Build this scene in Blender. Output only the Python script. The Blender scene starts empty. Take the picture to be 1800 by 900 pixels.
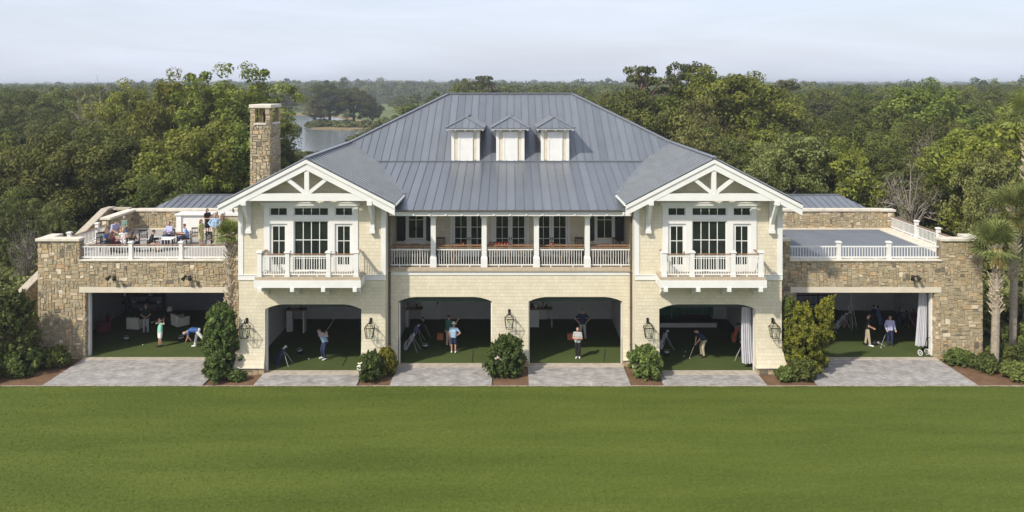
import bpy, bmesh, math, random
import numpy as np
from mathutils import Vector, Matrix
random.seed(7); rng = np.random.default_rng(11)
S = bpy.context.scene
COL = S.collection
CZ = 15.4            # camera height (m)
F = 1400.0           # focal length in photo pixels

def gp(u, v, z=0.0):
    """point on the horizontal plane z seen at photo pixel (u, v)"""
    y = F * (CZ - z) / (v - 148.0)
    return ((u - 897.0) * y / F, y, z)

# ------------------------------------------------------------------ materials
def new_mat(name):
    m = bpy.data.materials.new(name); m.use_nodes = True
    nt = m.node_tree
    return m, nt, nt.nodes['Principled BSDF'], nt.links

def N(nt, t, **kw):
    n = nt.nodes.new(t)
    for k, v in kw.items():
        if hasattr(n, k): setattr(n, k, v)
        else: n.inputs[k].default_value = v
    return n

def ramp(nt, stops, interp='LINEAR'):
    r = nt.nodes.new('ShaderNodeValToRGB'); cr = r.color_ramp; cr.interpolation = interp
    while len(cr.elements) < len(stops): cr.elements.new(0.5)
    for e, (p, c) in zip(cr.elements, stops):
        e.position = p; e.color = (c[0], c[1], c[2], 1)
    return r

def mat_plain(name, col, rough=0.6, var=0.12, scale=3.0, metal=0.0, bump=0.0, bscale=40, spec=0.4):
    m, nt, b, L = new_mat(name)
    tc = N(nt, 'ShaderNodeTexCoord')
    n = N(nt, 'ShaderNodeTexNoise'); n.inputs['Scale'].default_value = scale; n.inputs['Detail'].default_value = 6
    L.new(tc.outputs['Object'], n.inputs['Vector'])
    lo = [c * (1 - var) for c in col]; hi = [min(1, c * (1 + var)) for c in col]
    r = ramp(nt, [(0.3, lo), (0.7, hi)])
    L.new(n.outputs['Fac'], r.inputs['Fac']); L.new(r.outputs['Color'], b.inputs['Base Color'])
    b.inputs['Roughness'].default_value = rough; b.inputs['Metallic'].default_value = metal
    b.inputs['Specular IOR Level'].default_value = spec
    if bump:
        n2 = N(nt, 'ShaderNodeTexNoise'); n2.inputs['Scale'].default_value = bscale; n2.inputs['Detail'].default_value = 4
        L.new(tc.outputs['Object'], n2.inputs['Vector'])
        bp = N(nt, 'ShaderNodeBump'); bp.inputs['Strength'].default_value = bump; bp.inputs['Distance'].default_value = 0.02
        L.new(n2.outputs['Fac'], bp.inputs['Height']); L.new(bp.outputs['Normal'], b.inputs['Normal'])
    return m

def wall_uv(nt, L):
    """vector (along wall, height, 0) that follows the way a vertical wall faces"""
    tc = N(nt, 'ShaderNodeTexCoord'); sp = N(nt, 'ShaderNodeSeparateXYZ'); L.new(tc.outputs['Object'], sp.inputs[0])
    ge = N(nt, 'ShaderNodeNewGeometry'); sn = N(nt, 'ShaderNodeSeparateXYZ'); L.new(ge.outputs['Normal'], sn.inputs[0])
    ab = N(nt, 'ShaderNodeMath', operation='ABSOLUTE'); L.new(sn.outputs['X'], ab.inputs[0])
    gt = N(nt, 'ShaderNodeMath', operation='GREATER_THAN'); gt.inputs[1].default_value = 0.7; L.new(ab.outputs[0], gt.inputs[0])
    mx = N(nt, 'ShaderNodeMix', data_type='FLOAT'); L.new(gt.outputs[0], mx.inputs[0])
    L.new(sp.outputs['X'], mx.inputs[2]); L.new(sp.outputs['Y'], mx.inputs[3])
    cb = N(nt, 'ShaderNodeCombineXYZ'); L.new(mx.outputs[0], cb.inputs[0]); L.new(sp.outputs['Z'], cb.inputs[1])
    return cb

def mat_shingle():
    m, nt, b, L = new_mat('cream_shingle')
    cb = wall_uv(nt, L)
    br = N(nt, 'ShaderNodeTexBrick')
    br.offset = 0.37; br.squash = 0.8; br.squash_frequency = 3
    br.inputs['Color1'].default_value = (0.61, 0.55, 0.415, 1); br.inputs['Color2'].default_value = (0.67, 0.61, 0.468, 1)
    br.inputs['Mortar'].default_value = (0.54, 0.48, 0.355, 1)
    br.inputs['Scale'].default_value = 1.0; br.inputs['Mortar Size'].default_value = 0.008
    br.inputs['Brick Width'].default_value = 0.24; br.inputs['Row Height'].default_value = 0.19
    L.new(cb.outputs[0], br.inputs['Vector'])
    n = N(nt, 'ShaderNodeTexNoise'); n.inputs['Scale'].default_value = 1.3; n.inputs['Detail'].default_value = 5
    L.new(cb.outputs[0], n.inputs['Vector'])
    mr = N(nt, 'ShaderNodeMapRange'); mr.inputs['To Min'].default_value = 0.86; mr.inputs['To Max'].default_value = 1.1
    L.new(n.outputs['Fac'], mr.inputs['Value'])
    vm = N(nt, 'ShaderNodeVectorMath', operation='SCALE'); L.new(br.outputs['Color'], vm.inputs[0]); L.new(mr.outputs[0], vm.inputs['Scale'])
    L.new(vm.outputs[0], b.inputs['Base Color']); b.inputs['Roughness'].default_value = 0.8
    # overlapping courses: a saw-tooth height per row + the gaps
    sp = N(nt, 'ShaderNodeSeparateXYZ'); L.new(cb.outputs[0], sp.inputs[0])
    dv = N(nt, 'ShaderNodeMath', operation='DIVIDE'); dv.inputs[1].default_value = 0.19; L.new(sp.outputs['Y'], dv.inputs[0])
    fr = N(nt, 'ShaderNodeMath', operation='FRACT'); L.new(dv.outputs[0], fr.inputs[0])
    sb = N(nt, 'ShaderNodeMath', operation='SUBTRACT'); sb.inputs[0].default_value = 1.0; L.new(fr.outputs[0], sb.inputs[1])
    su = N(nt, 'ShaderNodeMath', operation='MULTIPLY_ADD'); L.new(br.outputs['Fac'], su.inputs[0]); su.inputs[1].default_value = -0.5; L.new(sb.outputs[0], su.inputs[2])
    bp = N(nt, 'ShaderNodeBump'); bp.inputs['Strength'].default_value = 0.35; bp.inputs['Distance'].default_value = 0.02
    L.new(su.outputs[0], bp.inputs['Height']); L.new(bp.outputs['Normal'], b.inputs['Normal'])
    return m

def mat_stone():
    m, nt, b, L = new_mat('ashlar_stone')
    at = N(nt, 'ShaderNodeAttribute'); at.attribute_name = 'tone'
    r = ramp(nt, [(0.0, (0.23, 0.19, 0.13)), (0.05, (0.125, 0.108, 0.085)), (0.14, (0.22, 0.185, 0.13)), (0.28, (0.40, 0.30, 0.165)), (0.42, (0.30, 0.255, 0.17)),
                  (0.55, (0.43, 0.345, 0.215)), (0.66, (0.33, 0.285, 0.195)), (0.78, (0.48, 0.40, 0.26)), (0.9, (0.46, 0.31, 0.17)), (1.0, (0.62, 0.54, 0.40))])
    L.new(at.outputs['Fac'], r.inputs['Fac'])
    tc = N(nt, 'ShaderNodeTexCoord')
    n = N(nt, 'ShaderNodeTexNoise'); n.inputs['Scale'].default_value = 6; n.inputs['Detail'].default_value = 8; n.inputs['Roughness'].default_value = 0.7
    L.new(tc.outputs['Object'], n.inputs['Vector'])
    mr = N(nt, 'ShaderNodeMapRange'); mr.inputs['From Min'].default_value = 0.25; mr.inputs['From Max'].default_value = 0.75
    mr.inputs['To Min'].default_value = 0.72; mr.inputs['To Max'].default_value = 1.22
    L.new(n.outputs['Fac'], mr.inputs['Value'])
    vm = N(nt, 'ShaderNodeVectorMath', operation='SCALE'); L.new(r.outputs['Color'], vm.inputs[0]); L.new(mr.outputs[0], vm.inputs['Scale'])
    L.new(vm.outputs[0], b.inputs['Base Color']); b.inputs['Roughness'].default_value = 0.9
    bp = N(nt, 'ShaderNodeBump'); bp.inputs['Strength'].default_value = 0.6; bp.inputs['Distance'].default_value = 0.03
    L.new(n.outputs['Fac'], bp.inputs['Height']); L.new(bp.outputs['Normal'], b.inputs['Normal'])
    return m

def mat_metal_roof():
    m, nt, b, L = new_mat('slate_blue_metal')
    at = N(nt, 'ShaderNodeAttribute'); at.attribute_name = 'tone'
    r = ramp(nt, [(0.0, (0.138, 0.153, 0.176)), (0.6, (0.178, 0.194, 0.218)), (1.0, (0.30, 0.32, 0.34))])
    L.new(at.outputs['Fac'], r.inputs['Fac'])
    tc = N(nt, 'ShaderNodeTexCoord')
    mp = N(nt, 'ShaderNodeMapping'); mp.inputs['Scale'].default_value = (1.6, 0.35, 0.35); L.new(tc.outputs['Object'], mp.inputs['Vector'])
    n = N(nt, 'ShaderNodeTexNoise'); n.inputs['Scale'].default_value = 1.5; n.inputs['Detail'].default_value = 6; L.new(mp.outputs[0], n.inputs['Vector'])
    mr = N(nt, 'ShaderNodeMapRange'); mr.inputs['To Min'].default_value = 0.82; mr.inputs['To Max'].default_value = 1.18; L.new(n.outputs['Fac'], mr.inputs['Value'])
    vm = N(nt, 'ShaderNodeVectorMath', operation='SCALE'); L.new(r.outputs['Color'], vm.inputs[0]); L.new(mr.outputs[0], vm.inputs['Scale'])
    L.new(vm.outputs[0], b.inputs['Base Color'])
    b.inputs['Metallic'].default_value = 0.25
    rr = N(nt, 'ShaderNodeMapRange'); rr.inputs['To Min'].default_value = 0.24; rr.inputs['To Max'].default_value = 0.44; L.new(n.outputs['Fac'], rr.inputs['Value'])
    L.new(rr.outputs[0], b.inputs['Roughness'])
    n2 = N(nt, 'ShaderNodeTexNoise'); n2.inputs['Scale'].default_value = 2.2; L.new(tc.outputs['Object'], n2.inputs['Vector'])
    bp = N(nt, 'ShaderNodeBump'); bp.inputs['Strength'].default_value = 0.25; bp.inputs['Distance'].default_value = 0.03
    L.new(n2.outputs['Fac'], bp.inputs['Height']); L.new(bp.outputs['Normal'], b.inputs['Normal'])
    return m

def mat_ground(name, stops, big=0.12, fine=9.0, bump=0.5, rough=0.95, stretch=(1, 1, 1), bd=0.03, mix=0.5):
    m, nt, b, L = new_mat(name)
    tc = N(nt, 'ShaderNodeTexCoord')
    mp = N(nt, 'ShaderNodeMapping'); mp.inputs['Scale'].default_value = stretch; L.new(tc.outputs['Object'], mp.inputs['Vector'])
    n1 = N(nt, 'ShaderNodeTexNoise'); n1.inputs['Scale'].default_value = big; n1.inputs['Detail'].default_value = 6; n1.inputs['Roughness'].default_value = 0.6
    n2 = N(nt, 'ShaderNodeTexNoise'); n2.inputs['Scale'].default_value = fine; n2.inputs['Detail'].default_value = 8; n2.inputs['Roughness'].default_value = 0.75
    L.new(mp.outputs[0], n1.inputs['Vector']); L.new(tc.outputs['Object'], n2.inputs['Vector'])
    mx = N(nt, 'ShaderNodeMix', data_type='FLOAT'); mx.inputs[0].default_value = mix
    L.new(n1.outputs['Fac'], mx.inputs[2]); L.new(n2.outputs['Fac'], mx.inputs[3])
    r = ramp(nt, stops); L.new(mx.outputs[0], r.inputs['Fac']); L.new(r.outputs['Color'], b.inputs['Base Color'])
    b.inputs['Roughness'].default_value = rough; b.inputs['Specular IOR Level'].default_value = 0.15
    bp = N(nt, 'ShaderNodeBump'); bp.inputs['Strength'].default_value = bump; bp.inputs['Distance'].default_value = bd
    L.new(n2.outputs['Fac'], bp.inputs['Height']); L.new(bp.outputs['Normal'], b.inputs['Normal'])
    return m

def mat_paver():
    m, nt, b, L = new_mat('grey_cobble_paving')
    tc = N(nt, 'ShaderNodeTexCoord')
    br = N(nt, 'ShaderNodeTexBrick'); br.offset = 0.5; br.inputs['Scale'].default_value = 1
    br.inputs['Color1'].default_value = (0.38, 0.36, 0.345, 1); br.inputs['Color2'].default_value = (0.26, 0.25, 0.245, 1)
    br.inputs['Mortar'].default_value = (0.25, 0.235, 0.22, 1); br.inputs['Mortar Size'].default_value = 0.008
    br.inputs['Brick Width'].default_value = 0.24; br.inputs['Row Height'].default_value = 0.12
    L.new(tc.outputs['Object'], br.inputs['Vector'])
    n = N(nt, 'ShaderNodeTexNoise'); n.inputs['Scale'].default_value = 1.6; n.inputs['Detail'].default_value = 8; n.inputs['Roughness'].default_value = 0.65
    L.new(tc.outputs['Object'], n.inputs['Vector'])
    mr = N(nt, 'ShaderNodeMapRange'); mr.inputs['From Min'].default_value = 0.3; mr.inputs['From Max'].default_value = 0.7
    mr.inputs['To Min'].default_value = 0.66; mr.inputs['To Max'].default_value = 1.25; L.new(n.outputs['Fac'], mr.inputs['Value'])
    vm = N(nt, 'ShaderNodeVectorMath', operation='SCALE'); L.new(br.outputs['Color'], vm.inputs[0]); L.new(mr.outputs[0], vm.inputs['Scale'])
    L.new(vm.outputs[0], b.inputs['Base Color']); b.inputs['Roughness'].default_value = 0.9
    bp = N(nt, 'ShaderNodeBump'); bp.inputs['Strength'].default_value = 0.4; bp.inputs['Distance'].default_value = 0.01; bp.invert = True
    L.new(br.outputs['Fac'], bp.inputs['Height']); L.new(bp.outputs['Normal'], b.inputs['Normal'])
    return m

def mat_leaf(name, dark, mid, light, hue=0.025, trans=0.25):
    m, nt, b, L = new_mat(name)
    at = N(nt, 'ShaderNodeAttribute'); at.attribute_name = 'tone'
    r = ramp(nt, [(0.0, dark), (0.5, mid), (1.0, light)]); L.new(at.outputs['Fac'], r.inputs['Fac'])
    oi = N(nt, 'ShaderNodeObjectInfo')
    hs = N(nt, 'ShaderNodeHueSaturation')
    mr = N(nt, 'ShaderNodeMapRange'); mr.inputs['To Min'].default_value = 0.5 - hue; mr.inputs['To Max'].default_value = 0.5 + hue * 0.7
    L.new(oi.outputs['Random'], mr.inputs['Value']); L.new(mr.outputs[0], hs.inputs['Hue'])
    mul = N(nt, 'ShaderNodeMath', operation='MULTIPLY'); mul.inputs[1].default_value = 7.31; L.new(oi.outputs['Random'], mul.inputs[0])
    fr = N(nt, 'ShaderNodeMath', operation='FRACT'); L.new(mul.outputs[0], fr.inputs[0])
    mv = N(nt, 'ShaderNodeMapRange'); mv.inputs['To Min'].default_value = 0.72; mv.inputs['To Max'].default_value = 1.3
    L.new(fr.outputs[0], mv.inputs['Value']); L.new(mv.outputs[0], hs.inputs['Value'])
    L.new(r.outputs['Color'], hs.inputs['Color']); L.new(hs.outputs[0], b.inputs['Base Color'])
    b.inputs['Roughness'].default_value = 0.65; b.inputs['Specular IOR Level'].default_value = 0.25
    out = nt.nodes['Material Output']
    tr = N(nt, 'ShaderNodeBsdfTranslucent'); L.new(hs.outputs[0], tr.inputs['Color'])
    ms = N(nt, 'ShaderNodeMixShader'); ms.inputs[0].default_value = trans
    L.new(b.outputs[0], ms.inputs[1]); L.new(tr.outputs[0], ms.inputs[2]); L.new(ms.outputs[0], out.inputs['Surface'])
    return m

def mat_glass_clear():
    m, nt, b, L = new_mat('clear_lantern_glass')
    out = nt.nodes['Material Output']; t = N(nt, 'ShaderNodeBsdfTransparent'); t.inputs['Color'].default_value = (0.95, 0.96, 0.93, 1)
    ms = N(nt, 'ShaderNodeMixShader'); ms.inputs[0].default_value = 0.06
    b.inputs['Roughness'].default_value = 0.05; b.inputs['Base Color'].default_value = (0.6, 0.62, 0.5, 1)
    L.new(t.outputs[0], ms.inputs[1]); L.new(b.outputs[0], ms.inputs[2]); L.new(ms.outputs[0], out.inputs['Surface'])
    return m

def mat_water():
    m, nt, b, L = new_mat('lake_water')
    b.inputs['Base Color'].default_value = (0.17, 0.19, 0.205, 1); b.inputs['Roughness'].default_value = 0.15
    tc = N(nt, 'ShaderNodeTexCoord')
    mp = N(nt, 'ShaderNodeMapping'); mp.inputs['Scale'].default_value = (0.5, 1.6, 1); L.new(tc.outputs['Object'], mp.inputs['Vector'])
    n = N(nt, 'ShaderNodeTexNoise'); n.inputs['Scale'].default_value = 0.9; n.inputs['Detail'].default_value = 6; L.new(mp.outputs[0], n.inputs['Vector'])
    bp = N(nt, 'ShaderNodeBump'); bp.inputs['Strength'].default_value = 0.12; bp.inputs['Distance'].default_value = 0.05
    L.new(n.outputs['Fac'], bp.inputs['Height']); L.new(bp.outputs['Normal'], b.inputs['Normal'])
    return m

M = {}
M['shingle'] = mat_shingle(); M['stone'] = mat_stone(); M['metal'] = mat_metal_roof(); M['paver'] = mat_paver()
M['white'] = mat_plain('white_paint', (0.72, 0.715, 0.69), 0.5, 0.04, 1.5)
M['cap'] = mat_plain('cast_stone_coping', (0.60, 0.55, 0.46), 0.85, 0.13, 2.5, bump=0.3)
M['beam'] = mat_plain('painted_lintel', (0.60, 0.54, 0.43), 0.7, 0.06, 2.0)
M['shutter'] = mat_plain('black_green_shutter', (0.018, 0.024, 0.026), 0.45, 0.2)
M['glass'] = mat_plain('window_glass', (0.014, 0.02, 0.017), 0.06, 0.4, 1.2, spec=0.5)
M['rail_wood'] = mat_plain('oiled_wood', (0.24, 0.14, 0.08), 0.5, 0.25, 6)
M['deck'] = mat_plain('deck_edge', (0.42, 0.35, 0.26), 0.7, 0.12, 5)
M['bronze'] = mat_plain('dark_bronze', (0.035, 0.035, 0.032), 0.45, 0.2, metal=0.6)
M['pipe'] = mat_plain('downspout_metal', (0.13, 0.12, 0.11), 0.45, 0.1, metal=0.5)
M['lglass'] = mat_glass_clear()
M['turf'] = mat_ground('indoor_turf', [(0.3, (0.048, 0.068, 0.018)), (0.7, (0.076, 0.100, 0.030))], big=0.6, fine=30, bump=0.3)
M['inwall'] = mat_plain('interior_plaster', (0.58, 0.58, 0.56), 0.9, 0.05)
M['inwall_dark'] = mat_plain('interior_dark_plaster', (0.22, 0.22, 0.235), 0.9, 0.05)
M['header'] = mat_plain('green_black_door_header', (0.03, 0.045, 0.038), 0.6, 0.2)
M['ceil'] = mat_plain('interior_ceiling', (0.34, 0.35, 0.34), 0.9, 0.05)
M['tile'] = mat_ground('terrace_tile', [(0.3, (0.28, 0.265, 0.25)), (0.7, (0.37, 0.35, 0.33))], big=0.8, fine=12, bump=0.1)
M['membrane'] = mat_ground('blue_grey_membrane', [(0.3, (0.115, 0.13, 0.15)), (0.7, (0.18, 0.195, 0.22))], big=0.9, fine=3, bump=0.1, rough=0.7)
M['lawn'] = mat_ground('mown_lawn', [(0.36, (0.050, 0.073, 0.010)), (0.5, (0.080, 0.108, 0.016)), (0.64, (0.118, 0.142, 0.027))], big=0.4, fine=6.5, bump=1.0, stretch=(0.25, 1.5, 1), bd=0.05, mix=0.62)
M['mulch'] = mat_ground('pine_straw', [(0.3, (0.085, 0.048, 0.028)), (0.5, (0.155, 0.092, 0.055)), (0.7, (0.235, 0.15, 0.092))], big=1.5, fine=22, bump=1.0)
M['forest_floor'] = mat_ground('forest_floor', [(0.3, (0.022, 0.028, 0.011)), (0.7, (0.05, 0.058, 0.022))], big=0.05, fine=2, bump=0.5)
M['fairway'] = mat_ground('fairway_grass', [(0.3, (0.085, 0.110, 0.032)), (0.7, (0.135, 0.155, 0.058))], big=0.02, fine=0.5, bump=0.4)
M['bank'] = mat_ground('lake_bank', [(0.3, (0.15, 0.11, 0.05)), (0.7, (0.28, 0.21, 0.11))], big=0.1, fine=1, bump=0.6)
M['kerb'] = mat_plain('concrete', (0.40, 0.35, 0.29), 0.9, 0.18, 3, bump=0.3)
M['water'] = mat_water()
M['bark'] = mat_plain('oak_bark', (0.11, 0.09, 0.068), 0.95, 0.35, 5, bump=0.8, bscale=14)
M['palebark'] = mat_plain('pale_bare_bark', (0.24, 0.21, 0.175), 0.95, 0.25, 4, bump=0.6)
M['pinebark'] = mat_plain('pine_bark', (0.15, 0.095, 0.07), 0.95, 0.3, 4, bump=0.7)
M['palmbark'] = mat_plain('palm_bark', (0.30, 0.255, 0.20), 0.95, 0.25, 7, bump=0.8, bscale=20)
M['palmboot'] = mat_plain('palm_boots', (0.46, 0.38, 0.28), 0.9, 0.3, 5, bump=0.5)
M['oak'] = mat_leaf('oak_leaves', (0.034, 0.044, 0.009), (0.098, 0.116, 0.022), (0.205, 0.215, 0.048))
M['maple'] = mat_leaf('light_green_leaves', (0.058, 0.075, 0.012), (0.155, 0.185, 0.026), (0.290, 0.310, 0.060), trans=0.3)
M['olive'] = mat_leaf('olive_leaves', (0.056, 0.063, 0.018), (0.140, 0.152, 0.042), (0.250, 0.255, 0.088))
M['pine'] = mat_leaf('pine_needles', (0.030, 0.042, 0.016), (0.080, 0.096, 0.034), (0.145, 0.160, 0.062))
M['shrub'] = mat_leaf('shrub_leaves', (0.030, 0.048, 0.012), (0.092, 0.130, 0.030), (0.19, 0.235, 0.060))
M['bamboo'] = mat_leaf('yellow_green_leaves', (0.065, 0.070, 0.010), (0.18, 0.175, 0.022), (0.34, 0.30, 0.050), trans=0.3)
M['palm'] = mat_leaf('palm_leaves', (0.07, 0.09, 0.02), (0.16, 0.19, 0.045), (0.30, 0.32, 0.11))
M['flower'] = mat_plain('flower_white', (0.75, 0.72, 0.62), 0.6, 0.1)
M['curtain'] = mat_plain('white_curtain', (0.52, 0.52, 0.56), 0.9, 0.05)
def pal(name, c, r=0.75, metal=0.0, var=0.12):
    if name not in M: M[name] = mat_plain(name, c, r, var, 12, metal=metal)
    return M[name]
for n_, c_ in dict(skin=(0.50, 0.29, 0.20), skin_tan=(0.38, 0.20, 0.13), hair_dark=(0.022, 0.015, 0.011), hair_brown=(0.09, 0.05, 0.028), hair_blond=(0.42, 0.28, 0.13),
                   hair_grey=(0.32, 0.30, 0.28), c_white=(0.75, 0.74, 0.72), c_lightblue=(0.30, 0.44, 0.60), c_skyblue=(0.24, 0.38, 0.72), c_navy=(0.018, 0.028, 0.075),
                   c_blue=(0.05, 0.12, 0.36), c_black=(0.012, 0.012, 0.014), c_khaki=(0.42, 0.36, 0.26), c_grey=(0.36, 0.36, 0.37), c_mint=(0.26, 0.58, 0.47),
                   c_green=(0.035, 0.13, 0.10), c_red=(0.12, 0.010, 0.025), c_lime=(0.42, 0.42, 0.20), c_peach=(0.62, 0.42, 0.34), c_lavender=(0.40, 0.40, 0.60),
                   c_teal=(0.13, 0.21, 0.18), c_brown=(0.17, 0.11, 0.075), c_denim=(0.10, 0.15, 0.30), shoe_white=(0.7, 0.7, 0.7), shoe_dark=(0.03, 0.025, 0.02),
                   c_orange=(0.55, 0.17, 0.07), wicker=(0.26, 0.18, 0.10), darkwood=(0.07, 0.035, 0.022), steel=(0.45, 0.45, 0.46), cushion=(0.66, 0.63, 0.55), eye=(0.02, 0.015, 0.012)).items():
    pal(n_, c_)

# ------------------------------------------------------------------ mesh collector
class MB:
    def __init__(s): s.v = []; s.f = []; s.t = []
    def quad(s, a, b, c, d, t=0.5):
        i = len(s.v); s.v += [tuple(a), tuple(b), tuple(c), tuple(d)]; s.f.append((i, i+1, i+2, i+3)); s.t.append(t)
    def poly(s, pts, t=0.5):
        i = len(s.v); s.v += [tuple(p) for p in pts]; s.f.append(tuple(range(i, i+len(pts)))); s.t.append(t)
    def hexa(s, p, t=0.5):
        """p: 4 bottom (ccw from above) + 4 top points"""
        i = len(s.v); s.v += [tuple(q) for q in p]
        for f in ((3, 2, 1, 0), (4, 5, 6, 7), (0, 1, 5, 4), (1, 2, 6, 5), (2, 3, 7, 6), (3, 0, 4, 7)):
            s.f.append(tuple(i+k for k in f)); s.t.append(t)
    def box(s, x0, x1, y0, y1, z0, z1, t=0.5):
        s.hexa([(x0, y0, z0), (x1, y0, z0), (x1, y1, z0), (x0, y1, z0), (x0, y0, z1), (x1, y0, z1), (x1, y1, z1), (x0, y1, z1)], t)
    def prism(s, pts, axis, a0, a1, t=0.5):
        """2D polygon extruded along axis; axis 'y': pts=(x,z); 'x': pts=(y,z); 'z': pts=(x,y)"""
        def P(p, a): return {'y': (p[0], a, p[1]), 'x': (a, p[0], p[1]), 'z': (p[0], p[1], a)}[axis]
        n = len(pts); i = len(s.v)
        s.v += [P(p, a0) for p in pts] + [P(p, a1) for p in pts]
        s.f.append(tuple(range(i+n-1, i-1, -1))); s.t.append(t); s.f.append(tuple(range(i+n, i+2*n))); s.t.append(t)
        for k in range(n):
            s.f.append((i+k, i+(k+1) % n, i+n+(k+1) % n, i+n+k)); s.t.append(t)
    def tube(s, p0, p1, r0, r1=None, n=8, t=0.5, caps=True):
        r1 = r0 if r1 is None else r1
        a, b = Vector(p0), Vector(p1); d = (b-a)
        if d.length < 1e-6: return
        d.normalize(); u = d.orthogonal().normalized(); w = d.cross(u); i = len(s.v)
        for q, r in ((a, r0), (b, r1)):
            for k in range(n):
                an = 2*math.pi*k/n; s.v.append(tuple(q + (u*math.cos(an) + w*math.sin(an))*r))
        for k in range(n):
            s.f.append((i+k, i+(k+1) % n, i+n+(k+1) % n, i+n+k)); s.t.append(t)
        if caps:
            s.f.append(tuple(range(i+n-1, i-1, -1))); s.t.append(t); s.f.append(tuple(range(i+n, i+2*n))); s.t.append(t)
    def path(s, pts, rs, n=7, t=0.5):
        for k in range(len(pts)-1): s.tube(pts[k], pts[k+1], rs[k], rs[k+1], n, t, caps=(k == len(pts)-2 or k == 0))
    def beam(s, p0, p1, w, h, t=0.5):
        """rectangular bar from p0 to p1, w horizontal width, h height across"""
        a, b = Vector(p0), Vector(p1); d = (b-a).normalized()
        side = Vector((0, 0, 1)).cross(d)
        if side.length < 1e-4: side = Vector((1, 0, 0))
        side.normalize(); up = d.cross(side).normalized(); side *= w/2; up *= h/2
        s.hexa([a-side-up, b-side-up, b+side-up, a+side-up, a-side+up, b-side+up, b+side+up, a+side+up], t)
    def lathe(s, c, prof, n=16, t=0.5, sx=1, sy=1):
        i = len(s.v)
        for (r, z) in prof:
            for k in range(n):
                an = 2*math.pi*k/n; s.v.append((c[0]+r*sx*math.cos(an), c[1]+r*sy*math.sin(an), c[2]+z))
        for j in range(len(prof)-1):
            for k in range(n):
                s.f.append((i+j*n+k, i+j*n+(k+1) % n, i+(j+1)*n+(k+1) % n, i+(j+1)*n+k)); s.t.append(t)
        s.f.append(tuple(range(i+n-1, i-1, -1))); s.t.append(t)
        s.f.append(tuple(range(i+(len(prof)-1)*n, i+len(prof)*n))); s.t.append(t)
    def wall(s, x0, x1, z0, z1, y0, y1, holes):
        xs = sorted({x0, x1, *[h[0] for h in holes], *[h[1] for h in holes]}); zs = sorted({z0, z1, *[h[2] for h in holes], *[h[3] for h in holes]})
        xs = [x for x in xs if x0 <= x <= x1]; zs = [z for z in zs if z0 <= z <= z1]
        for a, b in zip(xs, xs[1:]):
            for c, d in zip(zs, zs[1:]):
                mx, mz = (a+b)/2, (c+d)/2
                if any(h[0] < mx < h[1] and h[2] < mz < h[3] for h in holes): continue
                s.box(a, b, y0, y1, c, d)
    def mesh(s, name, fix=True):
        me = bpy.data.meshes.new(name); me.from_pydata(s.v, [], s.f)
        at = me.attributes.new('tone', 'FLOAT', 'FACE'); at.data.foreach_set('value', s.t)
        if fix:
            bm = bmesh.new(); bm.from_mesh(me); bmesh.ops.recalc_face_normals(bm, faces=bm.faces); bm.to_mesh(me); bm.free()
        me.update(); return me
    def build(s, name, mat, parent=None, smooth=False, bevel=0, fix=True):
        me = s.mesh(name, fix); me.materials.append(mat)
        o = bpy.data.objects.new(name, me); COL.objects.link(o)
        if parent is not None: o.parent = parent
        if smooth:
            for p in me.polygons: p.use_smooth = True
        if bevel:
            bv = o.modifiers.new('bevel', 'BEVEL'); bv.width = bevel; bv.segments = 2; bv.limit_method = 'ANGLE'
        return o

def tag(o, label=None, cat=None, group=None, kind=None):
    if label: o['label'] = label
    if cat: o['category'] = cat
    if group: o['group'] = group
    if kind: o['kind'] = kind
    return o
def empty(name, loc=(0, 0, 0), rz=0.0, label=None, cat=None, group=None):
    o = bpy.data.objects.new(name, None); COL.objects.link(o); o.location = loc; o.rotation_euler = (0, 0, rz)
    o.empty_display_size = 0.2
    return tag(o, label, cat, group)
def copy_tree(o, parent=None):
    c = o.copy(); COL.objects.link(c); c.parent = parent
    for ch in [q for q in KIDS.get(o.name, [])]: copy_tree(ch, c)
    return c
KIDS = {}
def reg(root):
    """remember the children of a finished thing so that copies are quick"""
    KIDS[root.name] = list(root.children)
    for c in root.children: reg(c)
    return root
HAZE = 0.00042
EXPO = 0.42
SUN = 3.5
SKYS = 0.112
SKYVEIL = (6.1, 6.5, 7.6, 1)
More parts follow.
